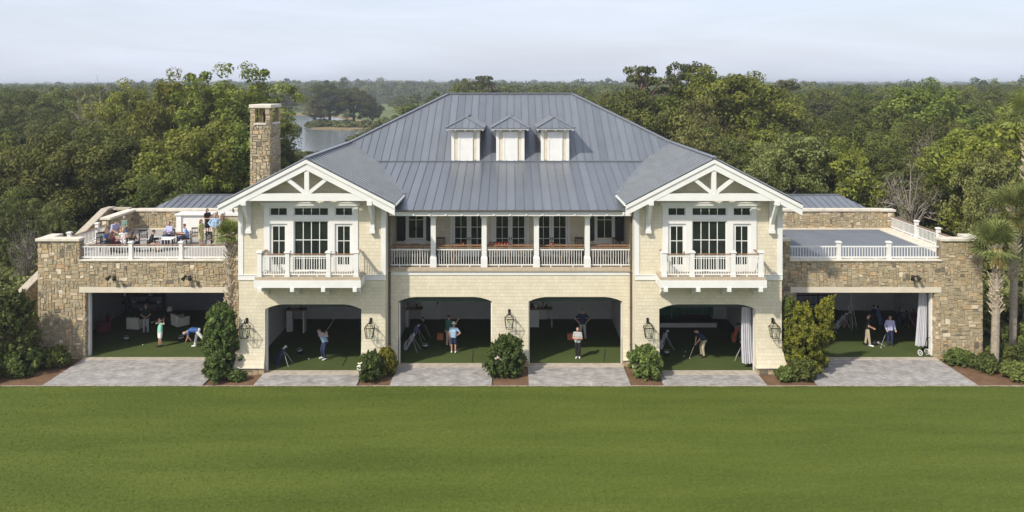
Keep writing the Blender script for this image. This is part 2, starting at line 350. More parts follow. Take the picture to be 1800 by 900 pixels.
# ------------------------------------------------------------------ ashlar masonry
def ashlar(mb, W, H, put, holes=(), seed=1, cell=0.078, depth=0.03, backing=True):
    """random rectangular stones over a W x H rectangle; put(u, w, out) -> 3D point"""
    r = random.Random(seed); nx = max(1, round(W/cell)); nz = max(1, round(H/cell)); cx = W/nx; cz = H/nz
    used = [[False]*nz for _ in range(nx)]
    for i in range(nx):
        for j in range(nz):
            mu, mz = (i+.5)*cx, (j+.5)*cz
            if any(h[0] < mu < h[1] and h[2] < mz < h[3] for h in holes): used[i][j] = True
    order = [(i, j) for j in range(nz) for i in range(nx)]
    for i, j in order:
        if used[i][j]: continue
        w = r.choice((2, 2, 3, 3, 4, 4, 5, 6)); h = r.choice((1, 2, 2, 2, 3, 3, 4))
        if w > 4: h = min(h, 3)
        h = min(h, w+1)
        a = 0
        while a < w and i+a < nx and not used[i+a][j]: a += 1
        w = a
        b = 0
        while b < h and j+b < nz and all(not used[i+k][j+b] for k in range(w)): b += 1
        h = b
        if w == 1 and h > 2: h = 2
        for p in range(w):
            for q in range(h): used[i+p][j+q] = True
        g = 0.011; u0, u1, z0, z1 = i*cx+g, (i+w)*cx-g, j*cz+g, (j+h)*cz-g
        jt = lambda: r.uniform(-.024, .024)
        c = [(u0+jt(), z0+jt()), (u1+jt(), z0+jt()), (u1+jt(), z1+jt()), (u0+jt(), z1+jt())]
        t = 0.08 + 0.92*min(1, max(0, r.gauss(.5, .24))); o = depth*r.uniform(.35, 1.3); ins = .008
        cu, cw = (u0+u1)/2, (z0+z1)/2
        fr = []
        for (u, z) in c:
            fr.append((u+(ins if u < cu else -ins), z+(ins if z < cw else -ins)))
        base = [put(u, z, 0) for u, z in c]; front = [put(u, z, o+r.uniform(-.006, .006)) for u, z in fr]
        mb.poly(front, t)
        for k in range(4): mb.poly([base[k], base[(k+1) % 4], front[(k+1) % 4], front[k]], t)

# ------------------------------------------------------------------ standing seam roof planes
def clip_line(poly, axis, c):
    """segment of the line coord[axis]=c inside a convex 2D polygon"""
    hits = []
    n = len(poly)
    for k in range(n):
        p, q = poly[k], poly[(k+1) % n]
        if (p[axis]-c)*(q[axis]-c) < 0:
            t = (c-p[axis])/(q[axis]-p[axis]); hits.append(p[1-axis]+t*(q[1-axis]-p[1-axis]))
    return (min(hits), max(hits)) if len(hits) >= 2 else None

def roof_plane(mb, pts, axis, spacing=0.5, off=0.0, thick=0.07, seam_h=0.045, seam_w=0.03, r=random):
    """pts: 3D points of a planar convex polygon; seams of constant x (axis 0) or constant y (axis 1)"""
    P = [Vector(p) for p in pts]
    n = (P[1]-P[0]).cross(P[2]-P[0])
    if n.z < 0: P.reverse(); n = -n
    n.normalize()
    zf = lambda x, y: P[0].z - (n.x*(x-P[0].x) + n.y*(y-P[0].y))/n.z
    poly = [(p.x, p.y) for p in P]
    lo = min(p[axis] for p in poly); hi = max(p[axis] for p in poly)
    # panels between seams (so each pan can differ a little), then the underside
    ks = [lo]; c = lo + ((off-lo) % spacing)
    while c < hi-1e-3:
        if c > lo+1e-3: ks.append(c)
        c += spacing
    ks.append(hi)
    for a, b in zip(ks, ks[1:]):
        q = clip_poly(clip_poly(poly, axis, a, 1), axis, b, -1)
        if len(q) >= 3: mb.poly([(x, y, zf(x, y)) for x, y in q], r.random()*.6)
    mb.poly([(p.x, p.y, p.z-thick) for p in reversed(P)], 0.3)
    for k in range(len(P)):
        a, b = P[k], P[(k+1) % len(P)]
        mb.poly([(a.x, a.y, a.z-thick), (b.x, b.y, b.z-thick), (b.x, b.y, b.z), (a.x, a.y, a.z)], 0.3)
    for c in ks[1:-1]:
        seg = clip_line(poly, axis, c)
        if not seg or seg[1]-seg[0] < 0.1: continue
        e = [(c, seg[0]+.01), (c, seg[1]-.02)] if axis == 0 else [(seg[0]+.01, c), (seg[1]-.02, c)]
        A, B = [Vector((x, y, zf(x, y)+seam_h/2)) for x, y in e]
        mb.beam(A, B, seam_w, seam_h, 0.1 if axis == 0 else 0.95)  # side-slope seams paler: their sunlit look is put into the tone

def clip_poly(poly, axis, c, sgn):
    out = []; n = len(poly)
    for k in range(n):
        p, q = poly[k], poly[(k+1) % n]
        ip, iq = (p[axis]-c)*sgn >= 0, (q[axis]-c)*sgn >= 0
        if ip: out.append(p)
        if ip != iq:
            t = (c-p[axis])/(q[axis]-p[axis]); out.append((p[0]+t*(q[0]-p[0]), p[1]+t*(q[1]-p[1])))
    return out

# ------------------------------------------------------------------ railing
def railing(parent, p0, p1, z0, posts, post_w=0.16, height=0.92, post_h=1.05, base=0.08, step=0.125, wood=True, cap=True, name='railing', flat=False):
    """white balustrade from p0 to p1 (x,y), standing on z0; posts at fractions of the run. railing > railing_post, handrail"""
    a, b = Vector((*p0, z0)), Vector((*p1, z0)); L = (b-a).length; d = (b-a)/L; side = Vector((-d.y, d.x, 0))
    mb = MB(); cut = sorted(posts)
    ts = [0.0] + [c for c in cut if 0.0 < c < 1.0] + [1.0]
    up = Vector((0, 0, 1))
    for s0, s1 in zip(ts, ts[1:]):
        A = a+d*(L*s0); B = a+d*(L*s1)
        A = A + d*(post_w/2 if s0 in cut else .01); B = B - d*(post_w/2 if s1 in cut else .01)
        mb.beam(A+up*(base+.03), B+up*(base+.03), .05, .06)
        mb.beam(A+up*(height-.10), B+up*(height-.10), .06, .07)
        n = max(2, round((B-A).length/step)); 
        for k in range(1, n):
            q = A+(B-A)*(k/n); mb.beam(q+up*(base+.06), q+up*(height-.135), .032, .032)
        nb = max(1, round((B-A).length/1.1))
        for k in range(1, nb+1):
            q = A+(B-A)*((k-.5)/nb); mb.beam(q, q+up*base, .05, .05)
            if wood: mb.beam(q+up*(height-.065), q+up*(height-.02), .05, .05)
    r = mb.build(name, M['white'], parent)
    rp = parent if flat else r
    if wood:
        h = MB()
        for s0, s1 in zip(ts, ts[1:]):
            A = a+d*(L*s0); B = a+d*(L*s1); h.beam(A+up*(height), B+up*(height), .13, .04)
        h.build('handrail', M['rail_wood'], rp)
    for c in cut:
        q = a+d*(L*c); pm = MB(); w = post_w/2
        fr = lambda w, zl, zh: pm.hexa([q-d*w-side*w+up*zl, q+d*w-side*w+up*zl, q+d*w+side*w+up*zl, q-d*w+side*w+up*zl, q-d*w-side*w+up*zh, q+d*w-side*w+up*zh, q+d*w+side*w+up*zh, q-d*w+side*w+up*zh])
        fr(w, 0.0, post_h); fr(w+.02, 0.0, .16); 
        if cap: fr(w+.045, post_h, post_h+.05); fr(w+.02, post_h+.05, post_h+.085)
        pm.build('railing_post', M['white'], rp)
    return r

# ------------------------------------------------------------------ windows
def glazed(parent, name, x0, x1, z0, z1, y, nx, nz, fw=0.06, mw=0.03, bottom=None, handle=None, dz=None, mat=None):
    """frame + muntins facing -y with its glass as sub-part. bottom: height of a solid lower panel"""
    mb = MB(); zb = z0+(bottom or fw)
    mb.wall(x0, x1, z0, z1, y-.03, y+.03, [(x0+fw, x1-fw, zb, z1-fw)])
    for k in range(1, nx):
        c = x0+fw+(x1-x0-2*fw)*k/nx; mb.box(c-mw/2, c+mw/2, y-.012, y+.012, zb, z1-fw)
    for k in range(1, nz):
        c = (zb+(z1-fw-zb)*k/nz) if dz is None else z1-fw-dz*k
        mb.box(x0+fw, x1-fw, y-.010, y+.010, c-mw/2, c+mw/2)
    o = mb.build(name, mat or M['white'], parent)
    g = MB(); g.box(x0+fw-.005, x1-fw+.005, y+.014, y+.022, zb-.005, z1-fw+.005); g.build('glass', M['glass'], o)
    if handle is not None:
        h = MB(); h.box(handle-.02, handle+.02, y-.045, y-.03, z0+.95, z0+1.15); h.tube((handle, y-.05, z0+1.05), (handle+(.1 if handle < (x0+x1)/2 else -.1), y-.07, z0+1.05), .012); h.build('handle', M['bronze'], o)
    return o

# =================================================================== CLUBHOUSE
CL = empty('clubhouse', (0, 0, 0), label='two storey cream shingled clubhouse with blue grey metal roof and twin white gables', cat='building')
GY, PY, PBY = 42.4, 43.5, 46.5          # gable front, porch front, porch back wall
WX0, WX1, GC = 6.65, 14.45, 10.6         # wing inner / outer wall, gable centre
OPG = (7.93, 13.05, 0.0, 3.68)           # wing opening
OPP = (1.0, 6.12, 0.0, 3.78)             # porch bay opening
g = 0.516
zs = lambda x: 11.55 - g*abs(abs(x)-GC)  # gable roof height

def arch_corners(mb, x0, x1, zt, y0, y1):
    for s, xe in ((1, x0), (-1, x1)):
        mb.prism([(xe, zt), (xe, zt-.25), (xe+s*.3, zt-.125), (xe+s*.62, zt-.04), (xe+s*.95, zt)], 'y', y0+.001, y1-.001)

for s in (-1, 1):
    X = lambda a, b: (min(s*a, s*b), max(s*a, s*b))
    mb = MB()
    x0, x1 = X(WX0, WX1); o0, o1 = X(OPG[0], OPG[1]); c0, c1 = X(GC-2.50, GC+2.50)
    mb.wall(x0, x1, 0.36, 9.12, GY, GY+.35, [(o0, o1, 0.0, 3.68), (c0, c1, 5.30, 9.10)])
    arch_corners(mb, o0, o1, 3.68, GY, GY+.35)
    # gable triangle
    mb.prism([(s*(WX0), 9.12), (s*WX1, 9.12), (s*WX1, zs(WX1)-.16), (s*GC, 11.55-.16), (s*WX0, zs(WX0)-.16)], 'y', GY+.002, GY+.30)
    # flared skirts of the piers
    for (a, b, fo, fi) in ((OPG[1], WX1, .26, 0.02), (WX0, OPG[0], 0.0, 0.02)):
        a0, a1 = X(a, b)
        lo_out = a0-(fo if s < 0 and a == OPG[1] else 0); hi_out = a1+(fo if s > 0 and a == OPG[1] else 0)
        prof = [(1.75, 0.0), (1.2, .05), (.75, .14), (.38, .26)]
        for (zt, ft), (zb, fb) in zip(prof, prof[1:]):
            k = fo/.26
            xl = lambda f: a0 - (f*k if s < 0 else 0); xh = lambda f: a1 + (f*k if s > 0 else 0)
            e = .003
            mb.hexa([(xl(fb)-e, GY-fb-e, zb), (xh(fb)+e, GY-fb-e, zb), (xh(fb)+e, GY+.3, zb), (xl(fb)-e, GY+.3, zb),
                     (xl(ft)-e, GY-ft-e, zt), (xh(ft)+e, GY-ft-e, zt), (xh(ft)+e, GY+.3, zt), (xl(ft)-e, GY+.3, zt)])
    mb.build('wall', M['shingle'], CL)
    # side + inner walls of the wing
    mb = MB()
    a0, a1 = X(WX1-.3, WX1); mb.box(a0, a1, GY+.35, 66, .0, zs(WX1)-.16)
    mb.build('wall', M['shingle'], CL); mb = MB()
    a0, a1 = X(WX0, WX0+.3); mb.box(a0, a1, GY+.35, 52, .0, zs(WX0)-.16)
    mb.build('wall', M['shingle'], CL)
    # stone plinths
    for (a, b, fo) in ((OPG[1], WX1, .2), (WX0, OPG[0], 0.0)):
        mb = MB()
        a0, a1 = X(a, b)
        if a == OPG[1]:
            if s < 0: a0 -= fo
            else: a1 += fo
        mb.box(a0, a1, GY-.2, GY+.3, 0, .352)
        ashlar(mb, a1-a0, .35, (lambda A: lambda u, z, o: (A+u, GY-.2-o, z))(a0), (), 31+s)
        mb.build('plinth', M['stone'], CL, fix=False)
    for (a, b) in ((OPG[1]-.03, WX1+.25), (WX0, OPG[0]+.03)):
        a0, a1 = X(a, b); mb = MB(); mb.box(a0, a1, GY-.30, GY+.1, .354, .40); mb.build('plinth_cap', M['cap'], CL)
    # belt course and corner boards
    mb = MB()
    b0, b1 = X(WX0-.02, WX1+.03); mb.box(b0, b1, GY-.05, GY-.002, 4.98, 5.24); mb.box(b0, b1, GY-.08, GY-.002, 5.24, 5.28)
    a0, a1 = X(WX1-.24, WX1+.03); mb.box(a0, a1, GY-.035, GY-.002, 5.28, 9.4)
    a0, a1 = X(WX1+.002, WX1+.032); mb.box(a0, a1, GY, GY+.22, 5.28, 9.4)
    a0, a1 = X(WX0-.02, WX0+.22); mb.box(a0, a1, GY-.035, GY-.002, 5.28, 9.2)
    a0, a1 = X(WX0-.025, WX0-.002); mb.box(a0, a1, GY-.03, GY+.22, 5.28, 9.2)
    mb.build('trim_board', M['white'], CL)
    # window wall: white surround with three lights and three transoms
    cx = s*GC; t = MB()
    lights = [(-2.20, -1.26, 5.34, 7.98), (-.93, .93, 5.46, 8.14), (1.26, 2.20, 5.34, 7.98), (-2.22, -1.26, 8.38, 8.84), (-.93, .93, 8.38, 8.84), (1.26, 2.22, 8.38, 8.84)]
    t.wall(cx-2.5, cx+2.5, 5.30, 9.10, GY-.05, GY+.2, [(cx+a, cx+b, c, d) for a, b, c, d in lights])
    t.box(cx-2.62, cx+2.62, GY-.13, GY-.051, 8.95, 9.08); t.box(cx-2.68, cx+2.68, GY-.17, GY-.051, 9.081, 9.13)
    t.box(cx-1.05, cx+1.05, GY-.10, GY-.051, 8.22, 8.28)
    t.box(cx-2.5, cx+2.5, GY-.085, GY-.051, 8.28, 8.33)
    t.build('window_surround', M['white'], CL)
    for a, b, c, d in lights[3:]: glazed(CL, 'transom_window', cx+a, cx+b, c, d, GY+.06, 4 if b-a > 1.2 else 2, 1, .05, .03)
    a, b, c, d = lights[1]; glazed(CL, 'window', cx+a, cx+b, c, d, GY+.06, 4, 3, .06, .04, dz=.98)
    for q, hs in ((lights[0], 1), (lights[2], -1)):
        a, b, c, d = q; glazed(CL, 'door', cx+a, cx+b, c, d, GY+.06, 2, 3, .15, .035, bottom=.45, handle=cx+(b-.08 if hs > 0 else a+.08), dz=.78)
    # balcony
    bc = s*10.47; BY = 41.12
    mb = MB(); mb.box(bc-2.72, bc+2.72, BY-.02, GY-.06, 5.28, 5.44); bal = mb.build('balcony', M['deck'], CL)
    mb = MB(); mb.box(bc-2.76, bc+2.76, BY-.06, BY+.06, 4.90, 5.275); mb.box(bc-2.76, bc-2.64, BY+.061, GY-.1, 4.90, 5.275); mb.box(bc+2.64, bc+2.76, BY+.061, GY-.1, 4.90, 5.275)
    mb.box(bc-2.60, bc+2.60, BY+.1, GY-.1, 5.18, 5.26)
    mb.build('fascia', M['white'], bal)
    for dx in (-2.45, -.78, .82, 2.45):
        mb = MB(); mb.prism([(GY-.06, 4.25), (GY-.06, 4.899), (BY-.10, 4.899), (BY-.10, 4.70), (BY+.25, 4.70), (BY+.75, 4.5), (GY-.16, 4.25)], 'x', bc+dx-.1, bc+dx+.1)
        mb.build('bracket', M['white'], bal)
    fr = [(-2.5+2.5)/5, (2.5-1.06)/5, (2.5+1.06)/5, 1.0]
    railing(bal, (bc-2.5, BY+.12), (bc+2.5, BY+.12), 5.44, fr, .22, 1.16, 1.24, flat=True)
    for dx in (-2.5, 2.5): railing(bal, (bc+dx, BY+.26), (bc+dx, GY-.08), 5.44, [], .16, 1.16, flat=True)
    # gable truss
    TY = 41.46
    rk = MB()
    for q in (-1, 1):
        e = 4.6
        rk.prism([(cx, 11.53), (cx+q*e, 11.53-g*e), (cx+q*e, 11.53-g*e-.24), (cx, 11.53-.24)], 'y', TY-.12, TY)
        rk.prism([(cx, 11.29), (cx+q*e, 11.29-g*e), (cx+q*(e-.02), 11.29-g*e-.34), (cx, 11.29-.36)], 'y', TY-.06, TY+.05)
    rk.build('rake_board', M['white'], CL)
    t = MB()
    t.box(cx-3.42, cx+3.42, TY-.04, TY+.18, 9.33, 9.70)
    t.box(cx-.12, cx+.12, TY-.02, TY+.14, 9.70, 10.97)
    for q in (-1, 1):
        t.beam((cx+q*.12, TY+.06, 9.75), (cx+q*1.22, TY+.06, 10.62), .14, .19)
    t.build('gable_truss', M['white'], CL)
    for q in (-1, 1):
        bx = cx+q*3.28; b = MB()
        b.box(bx-.13, bx+.13, TY-.10, GY-.04, 9.10, 9.329)
        b.box(bx-.12, bx+.12, GY-.22, GY-.04, 7.55, 9.10); b.box(bx-.15, bx+.15, GY-.26, GY-.04, 7.50, 7.66)
        b.beam((bx, TY+.02, 9.12), (bx, GY-.16, 8.05), .17, .2)
        b.build('bracket', M['white'], CL)
    # soffit
    so = MB()
    for q in (-1, 1):
        e = 4.55; z0 = 11.55-.10; so.poly([(cx, TY+.05, z0), (cx+q*e, TY+.05, z0-g*e), (cx+q*e, GY+.1, z0-g*e), (cx, GY+.1, z0)])
    so.poly([(s*15.15, GY, zs(15.15)-.1), (s*15.15, 68, zs(15.15)-.1), (s*14.4, 68, zs(14.4)-.1), (s*14.4, GY, zs(14.4)-.1)])
    so.poly([(s*6.05, GY, zs(6.05)-.1), (s*6.05, 45, zs(6.05)-.1), (s*6.7, 45, zs(6.7)-.1), (s*6.7, GY, zs(6.7)-.1)])
    so.build('soffit', M['white'], CL, fix=False)

# --- porch front
mb = MB()
mb.wall(-WX0, WX0, 0.36, 5.0, PY, PY+.35, [(-OPP[1], -OPP[0], 0, 3.78), (OPP[0], OPP[1], 0, 3.78)])
for a, b in ((-OPP[1], -OPP[0]), (OPP[0], OPP[1])): arch_corners(mb, a, b, 3.78, PY, PY+.35)
for a, b in ((-WX0, -OPP[1]), (-OPP[0], OPP[0]), (OPP[1], WX0)):
    prof = [(1.5, 0.0), (1.0, .03), (.65, .09), (.38, .16)]
    for (zt, ft), (zb, fb) in zip(prof, prof[1:]):
        mb.hexa([(a, PY-fb-.003, zb), (b, PY-fb-.003, zb), (b, PY+.3, zb), (a, PY+.3, zb), (a, PY-ft-.003, zt), (b, PY-ft-.003, zt), (b, PY+.3, zt), (a, PY+.3, zt)])
mb.build('wall', M['shingle'], CL); mb = MB(); mb.wall(-WX0, WX0, 5.0, 8.9, PBY, PBY+.3, [(-6.0, -5.02, 6.35, 8.6), (5.02, 6.0, 6.35, 8.6), (-3.36, -1.46, 5.3, 8.62), (-.95, .95, 5.3, 8.62), (1.46, 3.36, 5.3, 8.62)])
mb.build('wall', M['shingle'], CL)
for a, b in ((-WX0, -OPP[1]), (-OPP[0], OPP[0]), (OPP[1], WX0)):
    mb = MB(); mb2 = MB()
    mb.box(a, b, PY-.12, PY+.3, 0, .352); ashlar(mb, b-a, .35, (lambda A: lambda u, z, o: (A+u, PY-.12-o, z))(a), (), 57)
    mb2.box(a, b, PY-.2, PY+.1, .354, .40)
    mb.build('plinth', M['stone'], CL, fix=False); mb2.build('plinth_cap', M['cap'], CL)
mb = MB(); mb.box(-WX0, WX0, PY-.04, PY-.002, 4.98, 5.19); mb.build('trim_board', M['white'], CL)
mb = MB(); mb.box(-WX0, WX0, PY+.3, PBY, 5.20, 5.31); mb.build('porch_floor', pal('porch_boards', (.075, .055, .042)), CL)
mb = MB(); mb.box(-WX0, WX0, PY-.12, PY+.3, 5.20, 5.30); mb.box(-WX0, WX0, PY-.06, PY+.3, 5.30, 5.40); mb.build('porch_deck', M['deck'], CL)
mb = MB(); mb.box(-WX0, WX0, PY+.02, PY+.24, 8.30, 8.56)
for k in range(15): 
    x = -6.1+k*12.2/14; mb.box(x-.05, x+.05, PY-.52, PY+.02, 8.30, 8.46)
mb.box(-6.55, 6.55, PY-.47, PY-.42, 8.28, 8.50)
mb.build('porch_beam', M['white'], CL)
mb = MB(); mb.box(-WX0, WX0, PY+.25, PBY, 8.64, 8.68); mb.build('porch_ceiling', M['white'], CL)
for x in (-4.21, -1.43, 1.43, 4.21):
    c = MB(); y = PY+.13
    c.box(x-.135, x+.135, y-.135, y+.135, 5.42, 8.08)
    c.hexa([(x-.18, y-.18, 5.9), (x+.18, y-.18, 5.9), (x+.18, y+.18, 5.9), (x-.18, y+.18, 5.9), (x-.137, y-.137, 6.0), (x+.137, y-.137, 6.0), (x+.137, y+.137, 6.0), (x-.137, y+.137, 6.0)])
    c.box(x-.18, x+.18, y-.18, y+.18, 5.402, 5.9)
    c.box(x-.17, x+.17, y-.17, y+.17, 8.08, 8.12)
    c.hexa([(x-.15, y-.15, 8.12), (x+.15, y-.15, 8.12), (x+.15, y+.15, 8.12), (x-.15, y+.15, 8.12), (x-.25, y-.2, 8.22), (x+.25, y-.2, 8.22), (x+.25, y+.2, 8.22), (x-.25, y+.2, 8.22)])
    c.box(x-.25, x+.25, y-.2, y+.2, 8.22, 8.299)
    c.build('column', M['white'], CL)
xe = [-6.62, -4.21, -1.43, 1.43, 4.21, 6.62]
for a, b in zip(xe, xe[1:]):
    railing(CL, (a+(.17 if a > -6 else 0), PY+.1), (b-(.17 if b < 6 else 0), PY+.1), 5.40, [], .16, 1.05, step=.135)
# porch back wall openings
for x in (-5.51, 5.51):
    glazed(CL, 'window', x-.49, x+.49, 6.35, 8.6, PBY+.06, 2, 2, .07, .035)
    t = MB(); t.box(x-.58, x-.49, PBY-.04, PBY-.002, 6.30, 8.7); t.box(x+.49, x+.58, PBY-.04, PBY-.002, 6.30, 8.7); t.box(x-.66, x+.66, PBY-.09, PBY-.002, 6.22, 6.30); t.box(x-.58, x+.58, PBY-.04, PBY-.002, 6.06, 6.22)
    t.build('window_trim', M['white'], CL)
    for q in (-1, 1):
        h = MB(); hx = x+q*.86; h.wall(hx-.25, hx+.25, 6.25, 8.7, PBY-.06, PBY-.02, [(hx-.2, hx+.2, 6.35, 7.4), (hx-.2, hx+.2, 7.5, 8.6)])
        for zz in range(19):
            z = 6.4+zz*.118
            if abs(z-7.45) > .07: h.box(hx-.2, hx+.2, PBY-.05, PBY-.02, z-.045, z+.035)
        h.box(hx-.25, hx+.25, PBY-.018, PBY-.003, 6.25, 8.7)
        h.build('shutter', M['shutter'], CL)
for x in (-2.41, 0, 2.41):
    for q in (-1, 1): glazed(CL, 'door', x+q*.475-.465, x+q*.475+.465, 5.32, 8.5, PBY+.06, 2, 4, .12, .03, bottom=.4, handle=x+q*.06)
    t = MB(); t.box(x-1.09, x-.952, PBY-.04, PBY-.002, 5.3, 8.7); t.box(x+.952, x+1.09, PBY-.04, PBY-.002, 5.3, 8.7); t.box(x-1.09, x+1.09, PBY-.045, PBY-.002, 8.625, 8.75); t.build('door_trim', M['white'], CL)
# --- roofs
R = MB(); YE, ZE, YB, ZB, YR, ZR = 42.98, 8.62, 50.6, 10.48, 58.1, 14.72
ex = 6.6
roof_plane(R, [(-ex, YE, ZE), (ex, YE, ZE), (ex, YB, ZB), (-ex, YB, ZB)], 0, .5, .25)
for s in (-1, 1):
    pts = [(s*ex, YE+2.0, ZE+2.0*(ZB-ZE)/(YB-YE)), (s*8.57, YB, ZB), (s*ex, YB, ZB)]
    roof_plane(R, pts if s > 0 else pts[::-1], 0, .5, .25)
roof_plane(R, [(-8.57, YB, ZB), (8.57, YB, ZB), (GC, 52.5, 11.553), (4.46, YR, ZR), (-4.46, YR, ZR), (-GC, 52.5, 11.553)], 0, .5, .25)
R.beam((-8.5, YB, ZB+.03), (8.5, YB, ZB+.03), .16, .06, .2)
R.beam((-4.46, YR, ZR+.02), (4.46, YR, ZR+.02), .3, .08, .4)
for s in (-1, 1):
    # gable slopes
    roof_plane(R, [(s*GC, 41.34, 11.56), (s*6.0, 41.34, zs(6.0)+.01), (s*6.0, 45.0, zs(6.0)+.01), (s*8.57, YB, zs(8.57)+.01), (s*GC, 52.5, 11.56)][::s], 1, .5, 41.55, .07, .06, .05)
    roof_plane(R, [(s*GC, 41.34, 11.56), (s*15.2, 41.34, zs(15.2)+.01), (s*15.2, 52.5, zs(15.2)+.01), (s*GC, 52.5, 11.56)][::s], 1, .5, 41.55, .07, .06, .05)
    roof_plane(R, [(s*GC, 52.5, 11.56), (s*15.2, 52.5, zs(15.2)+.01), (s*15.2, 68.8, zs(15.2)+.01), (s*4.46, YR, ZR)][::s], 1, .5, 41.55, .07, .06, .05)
    R.beam((s*GC, 41.36, 11.60), (s*GC, 52.5, 11.60), .26, .06, .4)
    R.beam((s*GC, 52.5, 11.58), (s*4.46, YR, ZR+.03), .28, .07, .4)
    R.beam((s*4.46, YR, ZR+.03), (s*15.2, 68.8, zs(15.2)+.04), .28, .07, .4)
    R.beam((s*6.0, 45.0, zs(6.0)+.02), (s*8.57, YB, zs(8.57)+.02), .22, .05, .4)
    R.beam((s*8.57, YB, ZB+.02), (s*GC, 52.5, 11.57), .22, .05, .4)
roof_plane(R, [(-4.46, YR, ZR), (4.46, YR, ZR), (15.2, 68.8, zs(15.2)), (-15.2, 68.8, zs(15.2))][::-1], 0, .5, .25)
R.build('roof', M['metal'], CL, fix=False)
mb = MB(); mb.box(-14.45, 14.45, 65.7, 66, 0, 9.4); mb.build('wall', M['shingle'], CL)
for s in (-1, 1):
    mb = MB(); x = s*6.03
    mb.box(min(x, x-s*.1), max(x, x-s*.1), 41.46, 44.95, zs(6.0)-.12, zs(6.0)-.02)
    mb.build('gutter', M['white'], CL)
    mb = MB(); mb.tube((s*6.58, PY-.08, 0.4), (s*6.58, PY-.08, 8.2), .06, n=10)
    mb.tube((s*6.58, PY-.08, 8.2), (s*6.2, PY-.35, 8.5), .06, n=10)
    for z in (1.2, 3.2, 5.1, 7.2): mb.box(s*6.58-.08, s*6.58+.08, PY-.15, PY-.02, z, z+.05)
    mb.build('downspout', M['pipe'], CL)
mb = MB(); mb.beam((-5.95, YE-.06, ZE-.045), (5.95, YE-.06, ZE-.045), .11, .07); mb.build('gutter', M['pipe'], CL)
# --- dormers
for dx in (-2.85, 0.0, 2.85):
    y0 = 50.72; w = .88; zb = 10.42; zt = 12.52; f = MB()
    f.box(dx-w+.02, dx+w-.02, y0+.02, y0+.12, zb, zt)
    for q in (-1, 1):
        a, b = sorted((dx+q*w, dx+q*(w-.1)))
        f.prism([(y0+.12, zb), (y0+.12, zt), (54.3, zt)], 'x', a+.015, b-.015)
    d = f.build('dormer', M['shingle'], CL)
    t = MB()
    for q in (-1, 1):
        a, b = sorted((dx+q*w, dx+q*(w-.17))); t.box(a, b, y0-.02, y0+.02, zb, zt); 
        a, b = sorted((dx+q*w, dx+q*(w+.02))); t.box(a, b, y0-.02, y0+.13, zb, zt)
    t.box(dx-1.18, dx+1.18, y0-.46, y0-.42, 12.52, 12.64)
    for q in (-1.1, -.62, 0, .62, 1.1): t.box(dx+q-.045, dx+q+.045, y0-.42, y0+.05, 12.45, 12.55)
    for q in (-1, 1): t.beam((dx+q*1.18, y0-.44, 12.58), (dx+q*1.18, 54.2, 12.58), .04, .12)
    t.build('trim_board', M['white'], d)
    t = MB(); t.wall(dx-.47, dx+.47, zb+.02, 12.36, y0-.05, y0+.019, [(dx-.36, dx+.36, zb+.12, 12.24)])
    n = 24
    for k in range(n):
        z = zb+.12+(12.24-zb-.12)*(k+.5)/n
        t.hexa([(dx-.36, y0-.035, z-.045), (dx+.36, y0-.035, z-.045), (dx+.36, y0+.0, z-.045), (dx-.36, y0+.0, z-.045), (dx-.36, y0-.012, z+.04), (dx+.36, y0-.012, z+.04), (dx+.36, y0+.0, z+.04), (dx-.36, y0+.0, z+.04)])
    t.build('louver', M['white'], d)
    r = MB(); e = 1.23; ye = y0-.5; za = 12.64; zp = 13.28; yp = ye+e; yb = YB+(zp-ZB)/.565; ybe = YB+(za-ZB)/.565
    roof_plane(r, [(dx-e, ye, za), (dx+e, ye, za), (dx, yp, zp)], 0, .42, dx+.21, .05, .035)
    roof_plane(r, [(dx-e, ye, za), (dx, yp, zp), (dx, yb, zp), (dx-e, ybe, za)], 1, .45, 50.4, .05, .035)
    roof_plane(r, [(dx+e, ye, za), (dx+e, ybe, za), (dx, yb, zp), (dx, yp, zp)], 1, .45, 50.4, .05, .035)
    for q in (-1, 1): r.beam((dx+q*e, ye, za+.02), (dx, yp, zp+.02), .16, .05, .6)
    r.beam((dx, yp, zp+.02), (dx, yb, zp+.02), .16, .05, .6)
    r.build('dormer_roof', M['metal'], d, fix=False)
# --- chimney
mb = MB(); x0, x1, y0, y1 = -16.32, -15.08, 50.0, 52.2
mb.box(x0+.03, x1-.03, y0+.03, y1-.03, 0, 12.95, 0)
for (a, b) in (((x0, y0), (x0+.3, y0+.3)), ((x1-.3, y0), (x1, y0+.3)), ((x0, y1-.3), (x0+.3, y1)), ((x1-.3, y1-.3), (x1, y1))): mb.box(a[0]+.02, b[0]-.02, a[1]+.02, b[1]-.02, 12.95, 13.9, .3)
mb.box(x0+.3, x0+.301, y0+.3, y0+.301, 12.95, 12.951)
ashlar(mb, x1-x0, 13.9-4, lambda u, z, o: (x0+u, y0-o, 4+z), [(.30, .94, 8.95, 9.9)], 71)
ashlar(mb, y1-y0, 13.9-4, lambda u, z, o: (x1+o, y0+u, 4+z), [(.45, 1.75, 8.95, 9.9)], 72)
ashlar(mb, y1-y0, 13.9-4, lambda u, z, o: (x0-o, y0+u, 4+z), [(.45, 1.75, 8.95, 9.9)], 73)
ch = mb.build('chimney', M['stone'], CL, fix=False)
mb = MB(); mb.box(x0-.08, x1+.08, y0-.08, y1+.08, 13.9, 14.12); mb.build('chimney_cap', M['cap'], ch, bevel=.03)
mb = MB(); mb.box(x0+.22, x1-.22, y0-.09, y0+.05, 12.86, 12.97); mb.box(x1-.05, x1+.09, y0+.35, y1-.35, 12.86, 12.97); mb.build('sill', M['cap'], ch)
mb = MB()
mb.lathe((-15.7, 51.1, 12.95), [(.16, 0), (.16, .5), (.26, .55), (.05, .75)], 12); mb.build('flue', M['bronze'], ch)
